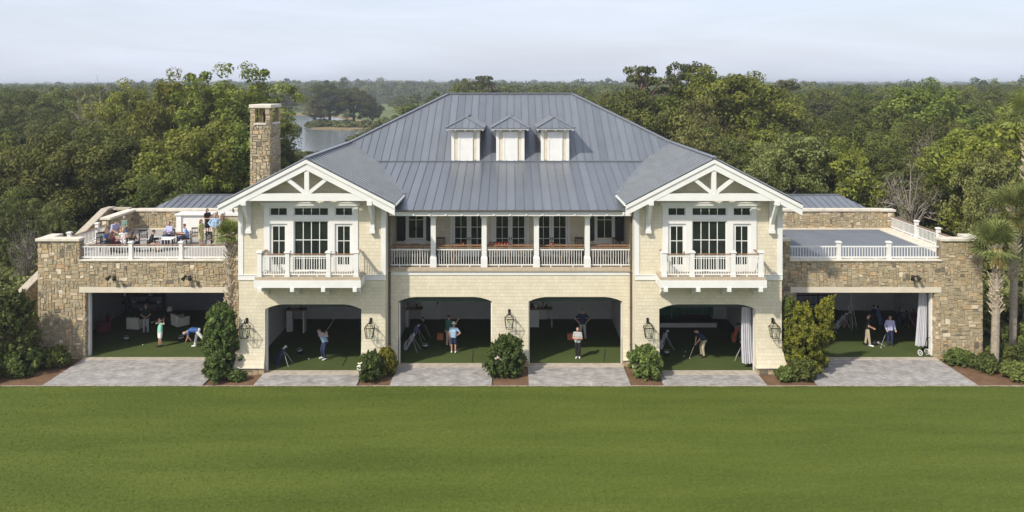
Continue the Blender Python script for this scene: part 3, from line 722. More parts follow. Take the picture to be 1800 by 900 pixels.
# --- ground floor interior
mb = MB()
mb.box(-14.15, 14.15, 51.9, 52.05, 0, 4.2)
for x in (-6.65, 0, 6.65): mb.box(x-.08, x+.08, (43.86 if abs(x) < 1 else 52.0)-.0, 52.06 if abs(x) > 1 else 51.88, .1, 4.2)
for s in (-1, 1):
    a, b = sorted((s*14.14, s*14.1)); mb.box(a, b, 42.8, 51.88, .1, 4.2)
    a, b = sorted((s*6.96, s*7.0)); mb.box(a, b, 42.8, 51.88, .1, 4.2)
    a, b = sorted((s*6.64, s*6.6)); mb.box(a, b, 43.9, 51.88, .1, 4.2)
mb.build('interior_wall', M['inwall'], CL)
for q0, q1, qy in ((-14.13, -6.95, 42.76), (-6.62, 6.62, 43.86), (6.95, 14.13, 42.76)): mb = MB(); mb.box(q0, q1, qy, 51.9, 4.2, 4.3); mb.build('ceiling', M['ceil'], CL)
mb = MB()
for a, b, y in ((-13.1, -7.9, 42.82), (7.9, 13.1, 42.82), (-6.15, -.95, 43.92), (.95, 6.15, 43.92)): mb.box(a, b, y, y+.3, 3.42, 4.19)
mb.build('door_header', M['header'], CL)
mb = MB()
for a, y in ((-13.03, 42.52), (13.0, 42.52), (-7.95, 42.52), (7.92, 42.52), (-6.10, 43.62), (-1.06, 43.62), (1.02, 43.62), (6.07, 43.62)):
    mb = MB(); mb.box(a, a+.035 if a > 0 else a+.06, y, y+.2, .1, 3.45); mb.build('door_track', M['white'], CL)
mb = MB(); mb.box(-14.1, -6.9, 42.64, 51.9, .02, .10); mb.box(6.9, 14.1, 42.64, 51.9, .02, .10); mb.box(-6.6, 6.6, 43.74, 51.9, .02, .10)
mb.build('turf_floor', M['turf'], CL)
for x in (-5.15, 1.75):      # store doors on the back wall
    t = MB(); t.box(x-.5, x+.5, 51.84, 51.899, .1, 2.2); d = t.build('door', M['white'], CL)
    t = MB(); t.box(x+.38, x+.44, 51.80, 51.84, 1.05, 1.25); t.build('handle', M['bronze'], d)
    t = MB(); t.box(x-.6, x-.502, 51.82, 51.898, .1, 2.3); t.box(x+.502, x+.6, 51.82, 51.898, .1, 2.3); t.build('frame', M['white'], d)

# =================================================================== TERRACE WINGS
TY0, TYB, TX = 44.6, 55.0, 26.45
def wing(s, label):
    W = empty('terrace_wing', (0, 0, 0), label=label, cat='building')
    X = lambda a, b: (min(s*a, s*b), max(s*a, s*b))
    x0, x1 = X(14.5, TX); hx0, hx1 = X(16.0, 23.8); rx0, rx1 = X(15.65, 24.1)
    mb = MB()
    mb.wall(x0, x1, 0, 6.62, TY0, TY0+.45, [(hx0, hx1, 0, 3.75), (rx0, rx1, 5.5, 6.62)])
    mb.t = [0.0]*len(mb.t)
    ashlar(mb, x1-x0, 6.62, lambda u, z, o: (x0+u, TY0-o, z), [(hx0-x0, hx1-x0, 0, 3.75), (rx0-x0, rx1-x0, 5.5, 6.62), (hx0-x0-.3, hx1-x0+.3, 3.75, 4.04)], 5+s)
    # side (outer) wall, low beside the railing
    a0, a1 = X(TX-.45, TX); mb.box(a0, a1, TY0+.45, 49.0 if s < 0 else 47.2, 0, 5.42, 0); mb.box(a0, a1, 49.0 if s < 0 else 47.2, TYB, 0, 5.42, 0)
    ashlar(mb, TYB-TY0, 5.42, lambda u, z, o: (s*(TX+o), TY0+u, z), (), 15+s)
    b0, b1 = X(TX-.45, TX); ye = 51.6 if s < 0 else 54.9
    mb.box(b0, b1, TY0+.45, 46.0, 5.42, 6.62, 0); mb.box(b0, b1, ye, TYB, 5.42, 6.62, 0)
    ashlar(mb, 1.4, 1.2, lambda u, z, o: (s*(TX+o), TY0+u, 5.42+z), (), 25+s); ashlar(mb, TYB-ye, 1.2, lambda u, z, o: (s*(TX+o), ye+u, 5.42+z), (), 26+s)
    ashlar(mb, TYB-ye, 1.2, lambda u, z, o: (s*(TX-.45-o), ye+u, 5.42+z), (), 27+s); ashlar(mb, 0.95, 1.2, lambda u, z, o: (s*(TX-.45-o), 45.05+u, 5.42+z), (), 28+s)
    ashlar(mb, .45, 1.2, lambda u, z, o: (b0+u, ye-o, 5.42+z), (), 29)
    ashlar(mb, .45, 3.7, lambda u, z, o: ((hx0 if s < 0 else hx1)+(o if s < 0 else -o), TY0+u, z), (), 35); ashlar(mb, .45, 3.7, lambda u, z, o: ((hx1 if s < 0 else hx0)+(-o if s < 0 else o), TY0+u, z), (), 36)
    # back parapet
    mb.box(x0, x1, TYB, TYB+.4, 0, 6.62, 0); ashlar(mb, x1-x0, 1.2, lambda u, z, o: (x0+u, TYB-o, 5.42+z), (), 45+s)
    mb.build('wall', M['stone'], W, fix=False)
    # openings' inner cheeks + lintel
    mb = MB(); mb.box(hx0-.32, hx1+.32, TY0-.045, TY0+.30, 3.74, 4.05); mb.build('lintel', M['beam'], W)
    for a, b in ((hx0-.0, hx0+.12), (hx1-.12, hx1+.0)): mb = MB(); mb.box(a, b, TY0+.28, TY0+.5, .1, 3.74); mb.build('door_track', M['white'], W)
    cp = MB()
    pa, pb = X(24.08, TX+.1); cp.box(pa, pb, TY0-.12, TY0+.55, 6.62, 6.76)
    pa, pb = X(14.5, 15.68); cp.box(pa, pb, TY0-.12, TY0+.55, 6.62, 6.76)
    pa, pb = X(TX-.58, TX+.1); cp.box(pa, pb, TY0+.55, 46.1, 6.62, 6.76); cp.box(pa, pb, ye-.1, TYB+.5, 6.62, 6.76)
    pa, pb = X(14.5, TX-.58); cp.box(pa, pb, TYB-.1, TYB+.5, 6.62, 6.78)
    cp.box(rx0-.04, rx1+.04, TY0-.10, TY0+.5, 5.5, 5.575)
    pa, pb = X(TX-.60, TX+.08); cp.box(pa, pb, 46.0, ye, 5.42, 5.50)
    cp.build('coping', M['cap'], W, bevel=.015)
    # roof deck
    fl = MB(); a0, a1 = X(14.5, TX-.45); fl.box(a0, a1, TY0+.45, TYB, 4.9, 5.4)
    fl.build('terrace_floor', M['tile'] if s < 0 else M['membrane'], W)
    kb = MB(); a0, a1 = X(14.5, TX-.46); kb.box(a0, a1, TYB-.22, TYB-.035, 5.4, 5.47)
    if s > 0: kb.box(TX-1.15, TX-.5, TY0+.46, TYB-.23, 5.4, 5.44)
    kb.build('edge_kerb', M['cap'], W)
    railing(W, (rx0+.02, TY0+.15), (rx1-.02, TY0+.15), 5.575, [.33, .665] , .2, .80, .92, wood=(s < 0), step=.155)
    railing(W, (s*(TX-.27), 46.12), (s*(TX-.27), ye-.1), 5.50, [.22, .81] if s < 0 else [.30, .60], .2, .82, 1.05, wood=True, step=.16)
    # bay interior
    iw = MB(); a0, a1 = X(14.5, TX-.46)
    iw.box(a0, a1, 53.9, 54.0, 0, 4.6)
    q0, q1 = X(TX-.50, TX-.455); iw.box(q0, q1, 45.2, 53.88, .1, 4.6)
    q0, q1 = X(14.52, 14.56); iw.box(q0, q1, 45.2, 53.88, .1, 4.6)
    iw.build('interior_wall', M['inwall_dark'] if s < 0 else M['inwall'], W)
    ic = MB(); ic.box(a0+.06, a1-.06, 45.1, 53.88, 4.6, 4.7); ic.build('ceiling', M['ceil'], W)
    tf = MB(); tf.box(a0+.06, a1-.06, TY0+.1, 53.88, .02, .10); tf.build('turf_floor', M['turf'], W)
    return W
WL = wing(-1, 'tan stone wing left of the clubhouse under the furnished roof terrace')
WR = wing(1, 'tan stone wing right of the clubhouse with an empty blue grey roof terrace')
# low metal-roofed stair houses behind the terraces
for s, lb in ((-1, 'low metal roofed outbuilding behind the left terrace wall'), (1, 'low metal roofed outbuilding behind the right terrace wall')):
    b = empty('outbuilding', (0, 0, 0), label=lb, cat='building')
    x0, x1 = sorted((s*14.6, s*25.0))
    m = MB(); m.box(x0+.3, x1-.3, 56.2, 60.8, 0, 6.6); m.build('wall', M['shingle'], b)
    m = MB(); xi = x0+.9 if s < 0 else x0; xj = x1 if s < 0 else x1-.9
    roof_plane(m, [(x0, 55.9, 6.72), (x1, 55.9, 6.72), (xj, 58.4, 7.28), (xi, 58.4, 7.28)], 0, .5, .1)
    roof_plane(m, [(x0, 61, 6.72), (xi, 58.4, 7.28), (xj, 58.4, 7.28), (x1, 61, 6.72)], 0, .5, .1)
    if s < 0: roof_plane(m, [(x0, 55.9, 6.72), (xi, 58.4, 7.28), (x0, 61, 6.72)], 1, .5, .1)
    else: roof_plane(m, [(x1, 55.9, 6.72), (x1, 61, 6.72), (xj, 58.4, 7.28)], 1, .5, .1)
    m.beam((xi, 58.4, 7.31), (xj, 58.4, 7.31), .2, .06, .4)
    m.build('roof', M['metal'], b, fix=False)
# outside stair cheek wall, left
sw = MB(); zc = lambda y: 6.75-.345*(54.6-y)
for (xa, xb) in ((-28.0, -27.6),):
    sw.prism([(44.2, 0), (44.2, zc(44.2)), (54.6, zc(54.6)), (55.4, 6.75), (55.4, 0)], 'x', xa, xb, 0)
    for k in range(26):
        y = 44.2+k*.4; ashlar(sw, .4, zc(y)-.02, (lambda Y: lambda u, z, o: (xb+o, Y+u, z))(y), (), 90+k)
ashlar(sw, .4, zc(44.2), lambda u, z, o: (-28.0+u, 44.2-o, z), (), 130)
sw.box(-34.5, -28.0, 43.9, 44.3, 0, 2.75, 0); ashlar(sw, 6.5, 2.75, lambda u, z, o: (-34.5+u, 43.9-o, z), (), 131)
SW = sw.build('stair_wall', M['stone'], fix=False)
tag(SW, 'stone garden wall with sloping pale coping climbing outside the left terrace wing', 'garden wall')
m = MB(); m.beam((-27.8, 44.1, zc(44.1)+.06), (-27.8, 54.6, zc(54.6)+.06), .5, .12); m.beam((-27.8, 54.6, 6.81), (-27.8, 55.6, 6.81), .5, .12); m.box(-34.6, -28.12, 43.8, 44.4, 2.75, 2.89); m.box(-27.48, -26.36, 55.05, 55.5, 6.7, 6.84)
m.build('coping', pal('weathered_coping', (.40, .35, .28), .9, var=.25), SW)
# flood lights on the stone
def flood(x, lb):
    e = empty('flood_light', (x, TY0-.05, 4.55), label=lb, cat='lamp')
    m = MB(); m.box(-.07, .07, -.03, .04, -.08, .1); m.tube((0, -.02, 0), (0, -.25, .14), .025); m.build('bracket', M['bronze'], e)
    for q in (-1, 1):
        m = MB(); m.tube((q*.12, -.2, .18), (q*.2, -.42, .02), .055, .11, 12); m.build('lamp_head', M['bronze'], e)
    m = MB(); m.beam((-.16, -.22, .15), (.16, -.22, .15), .04, .04); m.build('cross_arm', M['bronze'], e)
flood(-22.15, 'black twin flood light on the left stone wing, the one nearer its outer end')
flood(-17.95, 'black twin flood light on the left stone wing, the one nearer the palm trunk')
flood(22.5, 'black twin flood light high on the right stone wing above the lintel')
# lanterns
def lantern_make(x, y, z, lb):
    e = empty('wall_lantern', (x, y, z), label=lb, cat='lantern', group='wall lanterns between the bays')
    m = MB(); w0, w1 = .16, .24; yc = -.36
    m.box(-.06, .06, -.03, .0, .35, .62); m.tube((0, -.02, .5), (0, yc, .62), .02); m.tube((0, yc, .62), (0, yc, .46), .015)
    m.build('bracket', M['bronze'], e)
    m = MB()
    c = [(-1, -1), (1, -1), (1, 1), (-1, 1)]
    for k in range(4):
        a, b = c[k], c[(k+1) % 4]
        m.beam((a[0]*w0, yc+a[1]*w0, -.32), (a[0]*w1, yc+a[1]*w1, .22), .022, .022)
        m.beam((a[0]*w0, yc+a[1]*w0, -.32), (b[0]*w0, yc+b[1]*w0, -.32), .026, .026); m.beam((a[0]*w1, yc+a[1]*w1, .22), (b[0]*w1, yc+b[1]*w1, .22), .026, .026)
        m.beam((a[0]*w1, yc+a[1]*w1, .22), (a[0]*.07, yc+a[1]*.07, .42), .025, .025)
        mid = lambda w, z: ((a[0]+b[0])/2*w, yc+(a[1]+b[1])/2*w, z); m.beam(mid(w0, -.32), mid(w1, .22), .012, .012)
    m.lathe((0, yc, .40), [(.09, 0), (.10, .03), (.04, .07), (.05, .1), (.01, .16)], 10)
    m.build('cage', pal('aged_brass', (.035, .036, .028), .5, .5), e)
    m = MB()
    for k in range(4):
        a, b = c[k], c[(k+1) % 4]; q = .97
        m.poly([(a[0]*w0*q, yc+a[1]*w0*q, -.3), (b[0]*w0*q, yc+b[1]*w0*q, -.3), (b[0]*w1*q, yc+b[1]*w1*q, .21), (a[0]*w1*q, yc+a[1]*w1*q, .21)])
    m.build('glass', M['lglass'], e, fix=False)
    m = MB(); 
    for q in (-.05, .05): m.tube((q, yc, -.3), (q, yc, -.05), .014)
    m.tube((0, yc+.02, -.3), (0, yc+.02, 0), .014); m.build('candle', M['c_white'], e)
    return e
for x, y, lb in ((-14.02, GY-.01, 'dark lantern on the outer pier of the left gable beside the tall shrub'), (-7.42, GY-.01, 'dark lantern on the inner pier of the left gable'),
                 (-.06, PY-.01, 'dark lantern on the middle pier between the two centre bays'), (7.3, GY-.01, 'dark lantern on the inner pier of the right gable'), (13.95, GY-.01, 'dark lantern on the outer pier of the right gable beside the yellow green shrub')):
    lantern_make(x, y, 2.35 if abs(x) > 1 else 2.5, lb)
for x, lb in ((-3.9, 'small dark lantern on the porch wall left of the french doors'), (3.9, 'small dark lantern on the porch wall right of the french doors')):
    e = empty('porch_sconce', (x, PBY-.01, 8.1), label=lb, cat='lantern'); m = MB(); m.box(-.05, .05, -.03, 0, -.1, .2); m.tube((0, -.02, .15), (0, -.18, .2), .015); m.build('bracket', M['bronze'], e)
    m = MB(); m.lathe((0, -.18, -.15), [(.07, 0), (.11, .3), (.03, .38)], 8); m.build('cage', M['bronze'], e)
e = empty('pendant_lamp', (0, 45.0, 8.3), label='dark pendant lamp hanging from the porch ceiling before the centre french doors', cat='lamp')
m = MB(); m.tube((0, 0, .1), (0, 0, .58), .012); m.build('rod', M['bronze'], e); m = MB(); m.lathe((0, 0, -.15), [(.12, 0), (.24, .1), (.24, .14), (.05, .26)], 14); m.build('lamp_shade', M['bronze'], e)
# =================================================================== SETTING
def sheet(name, pts, z, mat, kind='structure'):
    m = MB(); m.poly([(x, y, z) for x, y in pts]); o = m.build(name, mat, fix=False); tag(o, kind=kind); return o
sheet('ground', [(-3000, -60), (3000, -60), (3000, 4200), (-3000, 4200)], -0.012, M['forest_floor'])
sheet('lawn', [(-90, -40), (90, -40), (90, 40.55), (-90, 40.55)], 0.0, M['lawn'])
sheet('planting_bed', [(-60, 40.55), (60, 40.55), (60, 46.5), (-60, 46.5)], -0.004, M['mulch'])
for i, (a, b, y) in enumerate(((-23.85, -15.7, TY0+.02), (-13.1, -7.85, GY-.0), (-6.15, -.95, PY), (.95, 6.15, PY), (7.85, 13.1, GY), (15.7, 23.85, TY0+.02))):
    m = MB(); m.box(a, b, 40.66, y-.35, -.02, .06); tag(m.build('driveway', M['paver']), kind='structure')
    m = MB(); m.box(a, b, y-.35, y+.66, -.02, .085); tag(m.build('threshold', M['kerb']), kind='structure')
m = MB()
for k in range(60):
    x = -30+k; w = random.uniform(-.02, .02); m.box(x+.006, x+.994, 40.58+w*.5, 40.66, -.02, .02)
tag(m.build('kerb', M['kerb']), kind='structure')
# thatch of the lawn: short blades scattered along its far edge and over it
def gpl(pts, z=0.0): return [gp(u, v, z)[:2] for u, v in pts]
def blob_poly(pts, sub=5, jit=.12, seed=3):
    r = random.Random(seed); out = []; n = len(pts)
    for k in range(n):
        p0, p1, p2, p3 = [np.array(pts[(k+q) % n]) for q in (-1, 0, 1, 2)]; L = np.linalg.norm(p2-p1)
        for t in np.linspace(0, 1, sub, endpoint=False):
            q = .5*((2*p1)+(-p0+p2)*t+(2*p0-5*p1+4*p2-p3)*t*t+(-p0+3*p1-3*p2+p3)*t**3)
            out.append((q[0]+r.uniform(-jit, jit)*L/sub, q[1]+r.uniform(-jit, jit)*L/sub*1.5))
    return out
def grass_blades():
    n = 190000; x = rng.uniform(-33, 33, n); y = 24+rng.random(n)**.9*16.62; e = 14000
    x[:e] = rng.uniform(-33, 33, e); y[:e] = 40.56+np.abs(rng.normal(0, .035, e))*(1+.8*np.sin(x[:e]*3.1)*np.sin(x[:e]*.7))
    th = rng.random(n)*6.283; h = rng.uniform(.015, .045, n); w = rng.uniform(.008, .022, n); ln = rng.normal(0, .02, (n, 2))
    V = np.zeros((n, 3, 3)); dx, dy = np.cos(th)*w, np.sin(th)*w
    V[:, 0, 0] = x-dx; V[:, 0, 1] = y-dy; V[:, 1, 0] = x+dx; V[:, 1, 1] = y+dy; V[:, 2, 0] = x+ln[:, 0]; V[:, 2, 1] = y+ln[:, 1]; V[:, 2, 2] = h
    me = bpy.data.meshes.new('grass'); me.vertices.add(3*n); me.vertices.foreach_set('co', V.ravel()); me.loops.add(3*n); me.loops.foreach_set('vertex_index', np.arange(3*n, dtype=np.int32)); me.polygons.add(n)
    me.polygons.foreach_set('loop_start', np.arange(0, 3*n, 3, dtype=np.int32)); me.update(calc_edges=True)
    t = rng.normal(.5, .2, n)+.12*np.sin(y*2.1+.6*np.sin(x*.3))+.08*np.sin(x*.4+y); at_ = me.attributes.new('tone', 'FLOAT', 'FACE'); at_.data.foreach_set('value', np.clip(t, 0, 1).astype(np.float32))
    me.materials.append(mat_leaf('grass_blades', (.058, .080, .012), (.096, .126, .020), (.145, .172, .036), hue=0, trans=.2)); o = bpy.data.objects.new('grass', me); COL.objects.link(o); tag(o, 'short mown grass blades of the lawn', 'grass', kind='stuff')
grass_blades()
sheet('fairway', blob_poly(gpl([(430, 196), (540, 187), (700, 182), (800, 186), (800, 230), (720, 262), (560, 300), (380, 300), (380, 230)])), 0.0, M['fairway'])
sheet('lake_bank', blob_poly(gpl([(400, 203), (480, 199), (560, 200), (600, 205), (640, 212), (680, 226), (672, 248), (620, 266), (555, 279), (440, 280), (390, 240)])), 0.01, M['bank'])
sheet('lake', blob_poly(gpl([(410, 206), (480, 203.5), (545, 203.5), (592, 208), (632, 215), (664, 227), (655, 246), (606, 261), (548, 273), (450, 273), (400, 240)])), 0.02, M['water'])
m = MB(); pts = blob_poly(gpl([(535, 220), (560, 217), (610, 217), (660, 219), (690, 224), (640, 228), (590, 228), (550, 226)]))
m.prism(pts, 'z', .0, .3); tag(m.build('island', M['bank']), kind='structure')
m = MB(); pts = blob_poly(gpl([(478, 228), (500, 226), (516, 230), (512, 234), (480, 235)])); m.prism(pts, 'z', .0, .4); tag(m.build('island', M['bank']), kind='structure')

# =================================================================== FOLIAGE
def leaf_mesh(name, P, Nn, size, tone, mat, aspect=1.5):
    """one quad per leaf cluster"""
    n = len(P); Nn = Nn/np.linalg.norm(Nn, axis=1, keepdims=True)
    a = rng.normal(size=(n, 3)); T = np.cross(Nn, a); T /= np.linalg.norm(T, axis=1, keepdims=True)+1e-9; B = np.cross(Nn, T)
    s = (size*rng.uniform(.6, 1.35, n))[:, None]
    V = np.empty((n, 4, 3)); V[:, 0] = P-T*s*aspect*.5; V[:, 1] = P-B*s*.42+Nn*s*.12; V[:, 2] = P+T*s*aspect*.5; V[:, 3] = P+B*s*.42+Nn*s*.12
    me = bpy.data.meshes.new(name); me.vertices.add(4*n); me.vertices.foreach_set('co', V.ravel())
    me.loops.add(4*n); me.loops.foreach_set('vertex_index', np.arange(4*n, dtype=np.int32)); me.polygons.add(n)
    me.polygons.foreach_set('loop_start', np.arange(0, 4*n, 4, dtype=np.int32)); me.update(calc_edges=True)
    at = me.attributes.new('tone', 'FLOAT', 'FACE'); at.data.foreach_set('value', np.clip(tone, 0, 1).astype(np.float32))
    me.materials.append(mat); return me
def unit(n, up=0.0):
    v = rng.normal(size=(n, 3)); v[:, 2] += up; return v/np.linalg.norm(v, axis=1, keepdims=True)
def clump_leaves(C, Rr, per, leafsize, flat=.75, upb=.35, inner=.2):
    """leaves round clump centres: many on the upper shells, a few inside"""
    n = len(C); tot = n*per; idx = np.repeat(np.arange(n), per); d = unit(tot, upb); rad = Rr[idx]*rng.uniform(.72, 1.08, tot)
    ins = rng.random(tot) < inner; rad[ins] *= rng.uniform(.2, .8, ins.sum())
    P = C[idx]+d*rad[:, None]*np.array([1, 1, flat]); Nn = d*.9+unit(tot)*.75; Nn[:, 2] += .25
    ct = rng.normal(.5, .13, n); tone = ct[idx]+rng.normal(0, .10, tot)
    return P, Nn, tone
def lumps(n, a, h, z0, top=.9, shell=.72):
    """clump centres filling a crown of half-width a, height h starting at z0"""
    d = unit(n, .25); r = shell+(1-shell)*rng.random(n); r[rng.random(n) < .22] *= .55
    th = np.arctan2(d[:, 1], d[:, 0]); wob = 1+.20*np.sin(3*th+rng.random()*6)+.12*np.sin(5*th+rng.random()*6)
    return np.stack([d[:, 0]*r*a*wob, d[:, 1]*r*a*wob, z0+h*.45+d[:, 2]*r*h*.52*(1+.12*np.sin(2*th+rng.random()*6))], 1)
def crown_broad(name, mat, a=4.2, h=7.5, z0=3.0, ncl=80, per=120, leaf=.30, cr=(.7, 1.35)):
    C = lumps(ncl, a, h, z0); Rr = rng.uniform(*cr, ncl); P, Nn, t = clump_leaves(C, Rr, per, leaf); return leaf_mesh(name, P, Nn, leaf, t, mat), C
def trunk_mesh(name, C, zt, r0, mat, limbs=9, z_split=.35):
    m = MB(); bx, by = rng.uniform(-.3, .3, 2); zsx = zt*z_split
    m.path([(0, 0, -.15), (bx*.4, by*.4, zsx*.5), (bx, by, zsx), (bx*1.3, by*1.3, zt*.75)], [r0*1.25, r0*.9, r0*.75, r0*.3], 8)
    for k in rng.choice(len(C), min(limbs, len(C)), replace=False):
        c = C[k]; s = zsx*rng.uniform(.8, 1.5); st = Vector((bx, by, s)); e = Vector(c); mid = st.lerp(e, .5)+Vector((0, 0, .25*(e-st).length*rng.uniform(0, .6)))
        m.path([st, mid, e], [r0*.42, r0*.27, r0*.09], 6)
    me = m.mesh(name, fix=False); me.materials.append(mat)
    for p in me.polygons: p.use_smooth = True
    return me
def make_tree_src(kind):
    if kind == 'oak':
        a, h, z0 = rng.uniform(3.9, 5.2), rng.uniform(7.6, 9.4), rng.uniform(1.6, 2.6); cm, C = crown_broad('crown', M['oak'], a, h, z0, 120, 230, .17, (.55, 1.2))
        tm = trunk_mesh('trunk', C, z0+h, .34, M['bark'])
    elif kind == 'light':
        a, h, z0 = rng.uniform(3.4, 4.6), rng.uniform(8, 9.6), rng.uniform(1.3, 2.2); cm, C = crown_broad('crown', M['maple'], a, h, z0, 130, 190, .17, (.45, 1.1))
        tm = trunk_mesh('trunk', C, z0+h, .3, M['bark'])
    elif kind == 'olive':
        a, h, z0 = rng.uniform(3.6, 4.8), rng.uniform(7.2, 8.8), rng.uniform(1.8, 2.6); cm, C = crown_broad('crown', M['olive'], a, h, z0, 170, 125, .16, (.35, .85))
        tm = trunk_mesh('trunk', C, z0+h, .3, M['palebark'], 14)
    elif kind == 'open':    # open crowned, branches showing
        C = lumps(150, 4.3, 7.6, 3.2, shell=.5); Rr = rng.uniform(.28, .75, 150); P, Nn, t = clump_leaves(C, Rr, 110, .15, upb=.2); cm = leaf_mesh('crown', P, Nn, .16, t+.1, M['maple'])
        tm = trunk_mesh('trunk', C, 11, .24, M['bark'], 44, .3)
    elif kind == 'pine':
        n = 30; zz = rng.choice([8.1, 9.2, 10.2, 11.0], n)+rng.normal(0, .12, n); rr = rng.uniform(.5, 3.2, n)*np.clip((12.3-zz)/2.8, .5, 1); th = rng.random(n)*6.28
        C = np.stack([rr*np.cos(th), rr*np.sin(th), zz], 1); P, Nn, t = clump_leaves(C, rng.uniform(.3, .85, n), 85, .16, flat=.45, upb=.3); cm = leaf_mesh('crown', P, Nn, .17, t, M['pine'], 2.0)
        tm = trunk_mesh('trunk', C, 11, .26, M['pinebark'], 26, .66)
    elif kind == 'bare':
        C = lumps(46, 3.8, 6.0, 3.4, shell=.8); P, Nn, t = clump_leaves(C, rng.uniform(.2, .5, 46), 20, .18, upb=.1); cm = leaf_mesh('crown', P, Nn, .18, t, M['olive'])
        m = MB(); m.path([(0, 0, 0), (.2, .1, 2), (.1, .3, 4), (.2, .3, 6.5)], [.3, .24, .17, .06], 7)
        for c in C:
            s = rng.uniform(2, 5); st = Vector((.15, .2, s)); e = Vector(c); mid = st.lerp(e, .5)+Vector((0, 0, rng.uniform(.1, .8))); m.path([st, mid, e], [.1, .06, .02], 5)
            for q in range(6):
                b = mid.lerp(e, rng.uniform(0, 1)); v = Vector(unit(1, .3)[0]); m.path([b, b+v*.7, b+v*1.2+Vector((0, 0, .2))], [.03, .02, .008], 4)
        tm = m.mesh('trunk', False); tm.materials.append(M['palebark'])
    return cm, tm, float(max(P_[2] for P_ in C))+.9, kind
SRC = {k: [make_tree_src(k) for _ in range(n)] for k, n in (('oak', 5), ('light', 4), ('olive', 3), ('open', 2), ('pine', 3), ('bare', 2))}
KN = {'oak': ('oak_tree', 'oak'), 'light': ('broadleaf_tree', 'tree'), 'olive': ('olive_green_tree', 'tree'), 'open': ('open_crowned_tree', 'tree'), 'pine': ('pine_tree', 'pine'), 'bare': ('bare_tree', 'bare tree')}
TREES = []
def tree(kind, x, y, height, wid=None, label=None, group=None, z=0.0):
    cm, tm, h0, _ = random.choice(SRC[kind]); s = height/h0; w = s if wid is None else wid
    e = empty(KN[kind][0], (x, y, z), random.uniform(0, 6.28), label, KN[kind][1], group); e.scale = (w, w, s)
    for nm, me in (('trunk', tm), ('crown', cm)):
        o = bpy.data.objects.new(nm, me); COL.objects.link(o); o.parent = e
    TREES.append((x, y)); return e
# --- trees that stand out: (photo x, photo top, depth, kind, width scale, label)
HERO = [
 (398, 98, 84, 'open', 1.25, 'tallest open crowned tree left of the chimney, its top against the sky'),
 (305, 108, 86, 'open', 1.0, 'open crowned tree with knobbly top against the sky, left of the tallest one'),
 (426, 138, 88, 'light', .95, 'light green tree just left of the chimney top'),
 (225, 128, 96, 'open', .95, 'thin topped pale tree breaking the skyline above the left woodland'),
 (178, 133, 104, 'bare', .95, 'sparse twiggy tree farthest left of those breaking the skyline'),
 (350, 205, 68, 'light', 1.15, 'bright green tree beside the left outbuilding roof'),
 (420, 215, 68, 'light', .95, 'bright green tree directly left of the chimney shaft'),
 (300, 240, 66, 'light', .85, 'rounded green tree above the left terrace back wall'),
 (200, 215, 68, 'oak', 1.15, 'large dark glossy evergreen behind the left terrace'),
 (130, 222, 66, 'oak', 1.0, 'dark evergreen at the left of the terrace behind the stair wall'),
 (60, 235, 67, 'oak', 1.0, 'dark evergreen near the left border of the picture'),
 (90, 345, 58, 'olive', .62, 'low light green tree beyond the left terrace railing'),
 (22, 335, 56, 'olive', .6, 'small leafy tree beyond the garden wall at the far left'),
 (48, 372, 52.5, 'bare', .5, 'pale twiggy small tree before the undergrowth left of the terrace'),
 (845, 126, 190, 'pine', 1.25, 'pine with clustered top rising above the middle of the roof ridge'),
 (867, 130, 196, 'pine', 1.05, 'slim pine just right of the clustered one above the roof ridge'),
 (822, 133, 186, 'oak', .9, 'dense dark tree left of the clustered pine above the roof ridge'),
 (1122, 102, 98, 'pine', 1.0, 'leftmost flat topped pine on the right skyline'),
 (1180, 97, 100, 'pine', .8, 'middle flat topped pine on the right skyline'),
 (1217, 97, 102, 'pine', .95, 'tallest flat topped pine on the right skyline'),
 (1128, 150, 92, 'oak', 1.0, 'dark oak beneath the leftmost flat topped pine'),
 (1188, 143, 97, 'light', 1.0, 'bright crown between the flat topped pines'),
 (1275, 110, 96, 'light', 1.25, 'domed light green tree right of the flat topped pines'),
 (1325, 122, 100, 'oak', 1.2, 'dark rounded oak beside the domed light green tree'),
 (1240, 158, 90, 'olive', .9, 'grey green tree among the oaks below the pines'),
 (1382, 131, 150, 'pine', 1.0, 'small flat topped pine on the skyline beyond the oak canopy'),
 (1400, 222, 70, 'olive', 1.15, 'pale olive tree rising right behind the right gable'),
 (1340, 240, 68, 'olive', .9, 'pale olive tree touching the right gable roof'),
 (1470, 235, 71, 'light', 1.0, 'yellow green tree above the right outbuilding roof'),
 (1215, 212, 76, 'olive', 1.05, 'feathery grey green tree behind the right hip of the roof'),
 (1625, 130, 112, 'light', 1.35, 'broad domed tree on the right skyline'),
 (1600, 268, 66, 'bare', .95, 'twiggy grey tree behind the right terrace wall'),
 (1640, 215, 84, 'bare', .7, 'dead grey tree high in the right hand woodland'),
 (1575, 345, 60, 'bare', .55, 'small bare tree directly behind the corner of the right terrace'),
 (1690, 270, 66, 'oak', 1.0, 'dark oak behind the right terrace railing'),
 (1770, 178, 62, 'light', .95, 'tall light tree near the right border of the picture'),
 (1745, 245, 58, 'olive', .75, 'grey green tree behind the two palms'),
 (580, 138, 300, 'oak', 1.75, 'large oak standing on the lake island'),
 (622, 152, 302, 'oak', 1.55, 'second oak of the lake island, on its right half'),
 (553, 165, 298, 'olive', 1.3, 'smaller grey green tree at the left tip of the lake island'),
 (655, 176, 306, 'olive', 1.1, 'rounded tree at the right end of the lake island'),
 (706, 166, 450, 'oak', 1.5, 'rounded tree standing alone on the fairway beyond the lake'),
 (505, 168, 255, 'pine', 1.3, 'pine at the lake edge seen right beside the chimney'),
 (508, 250, 92, 'oak', .42, 'dark shrubby tree right of the chimney shaft'),
 (543, 283, 84, 'oak', .32, 'small tree showing just above the left gable roof'),
]
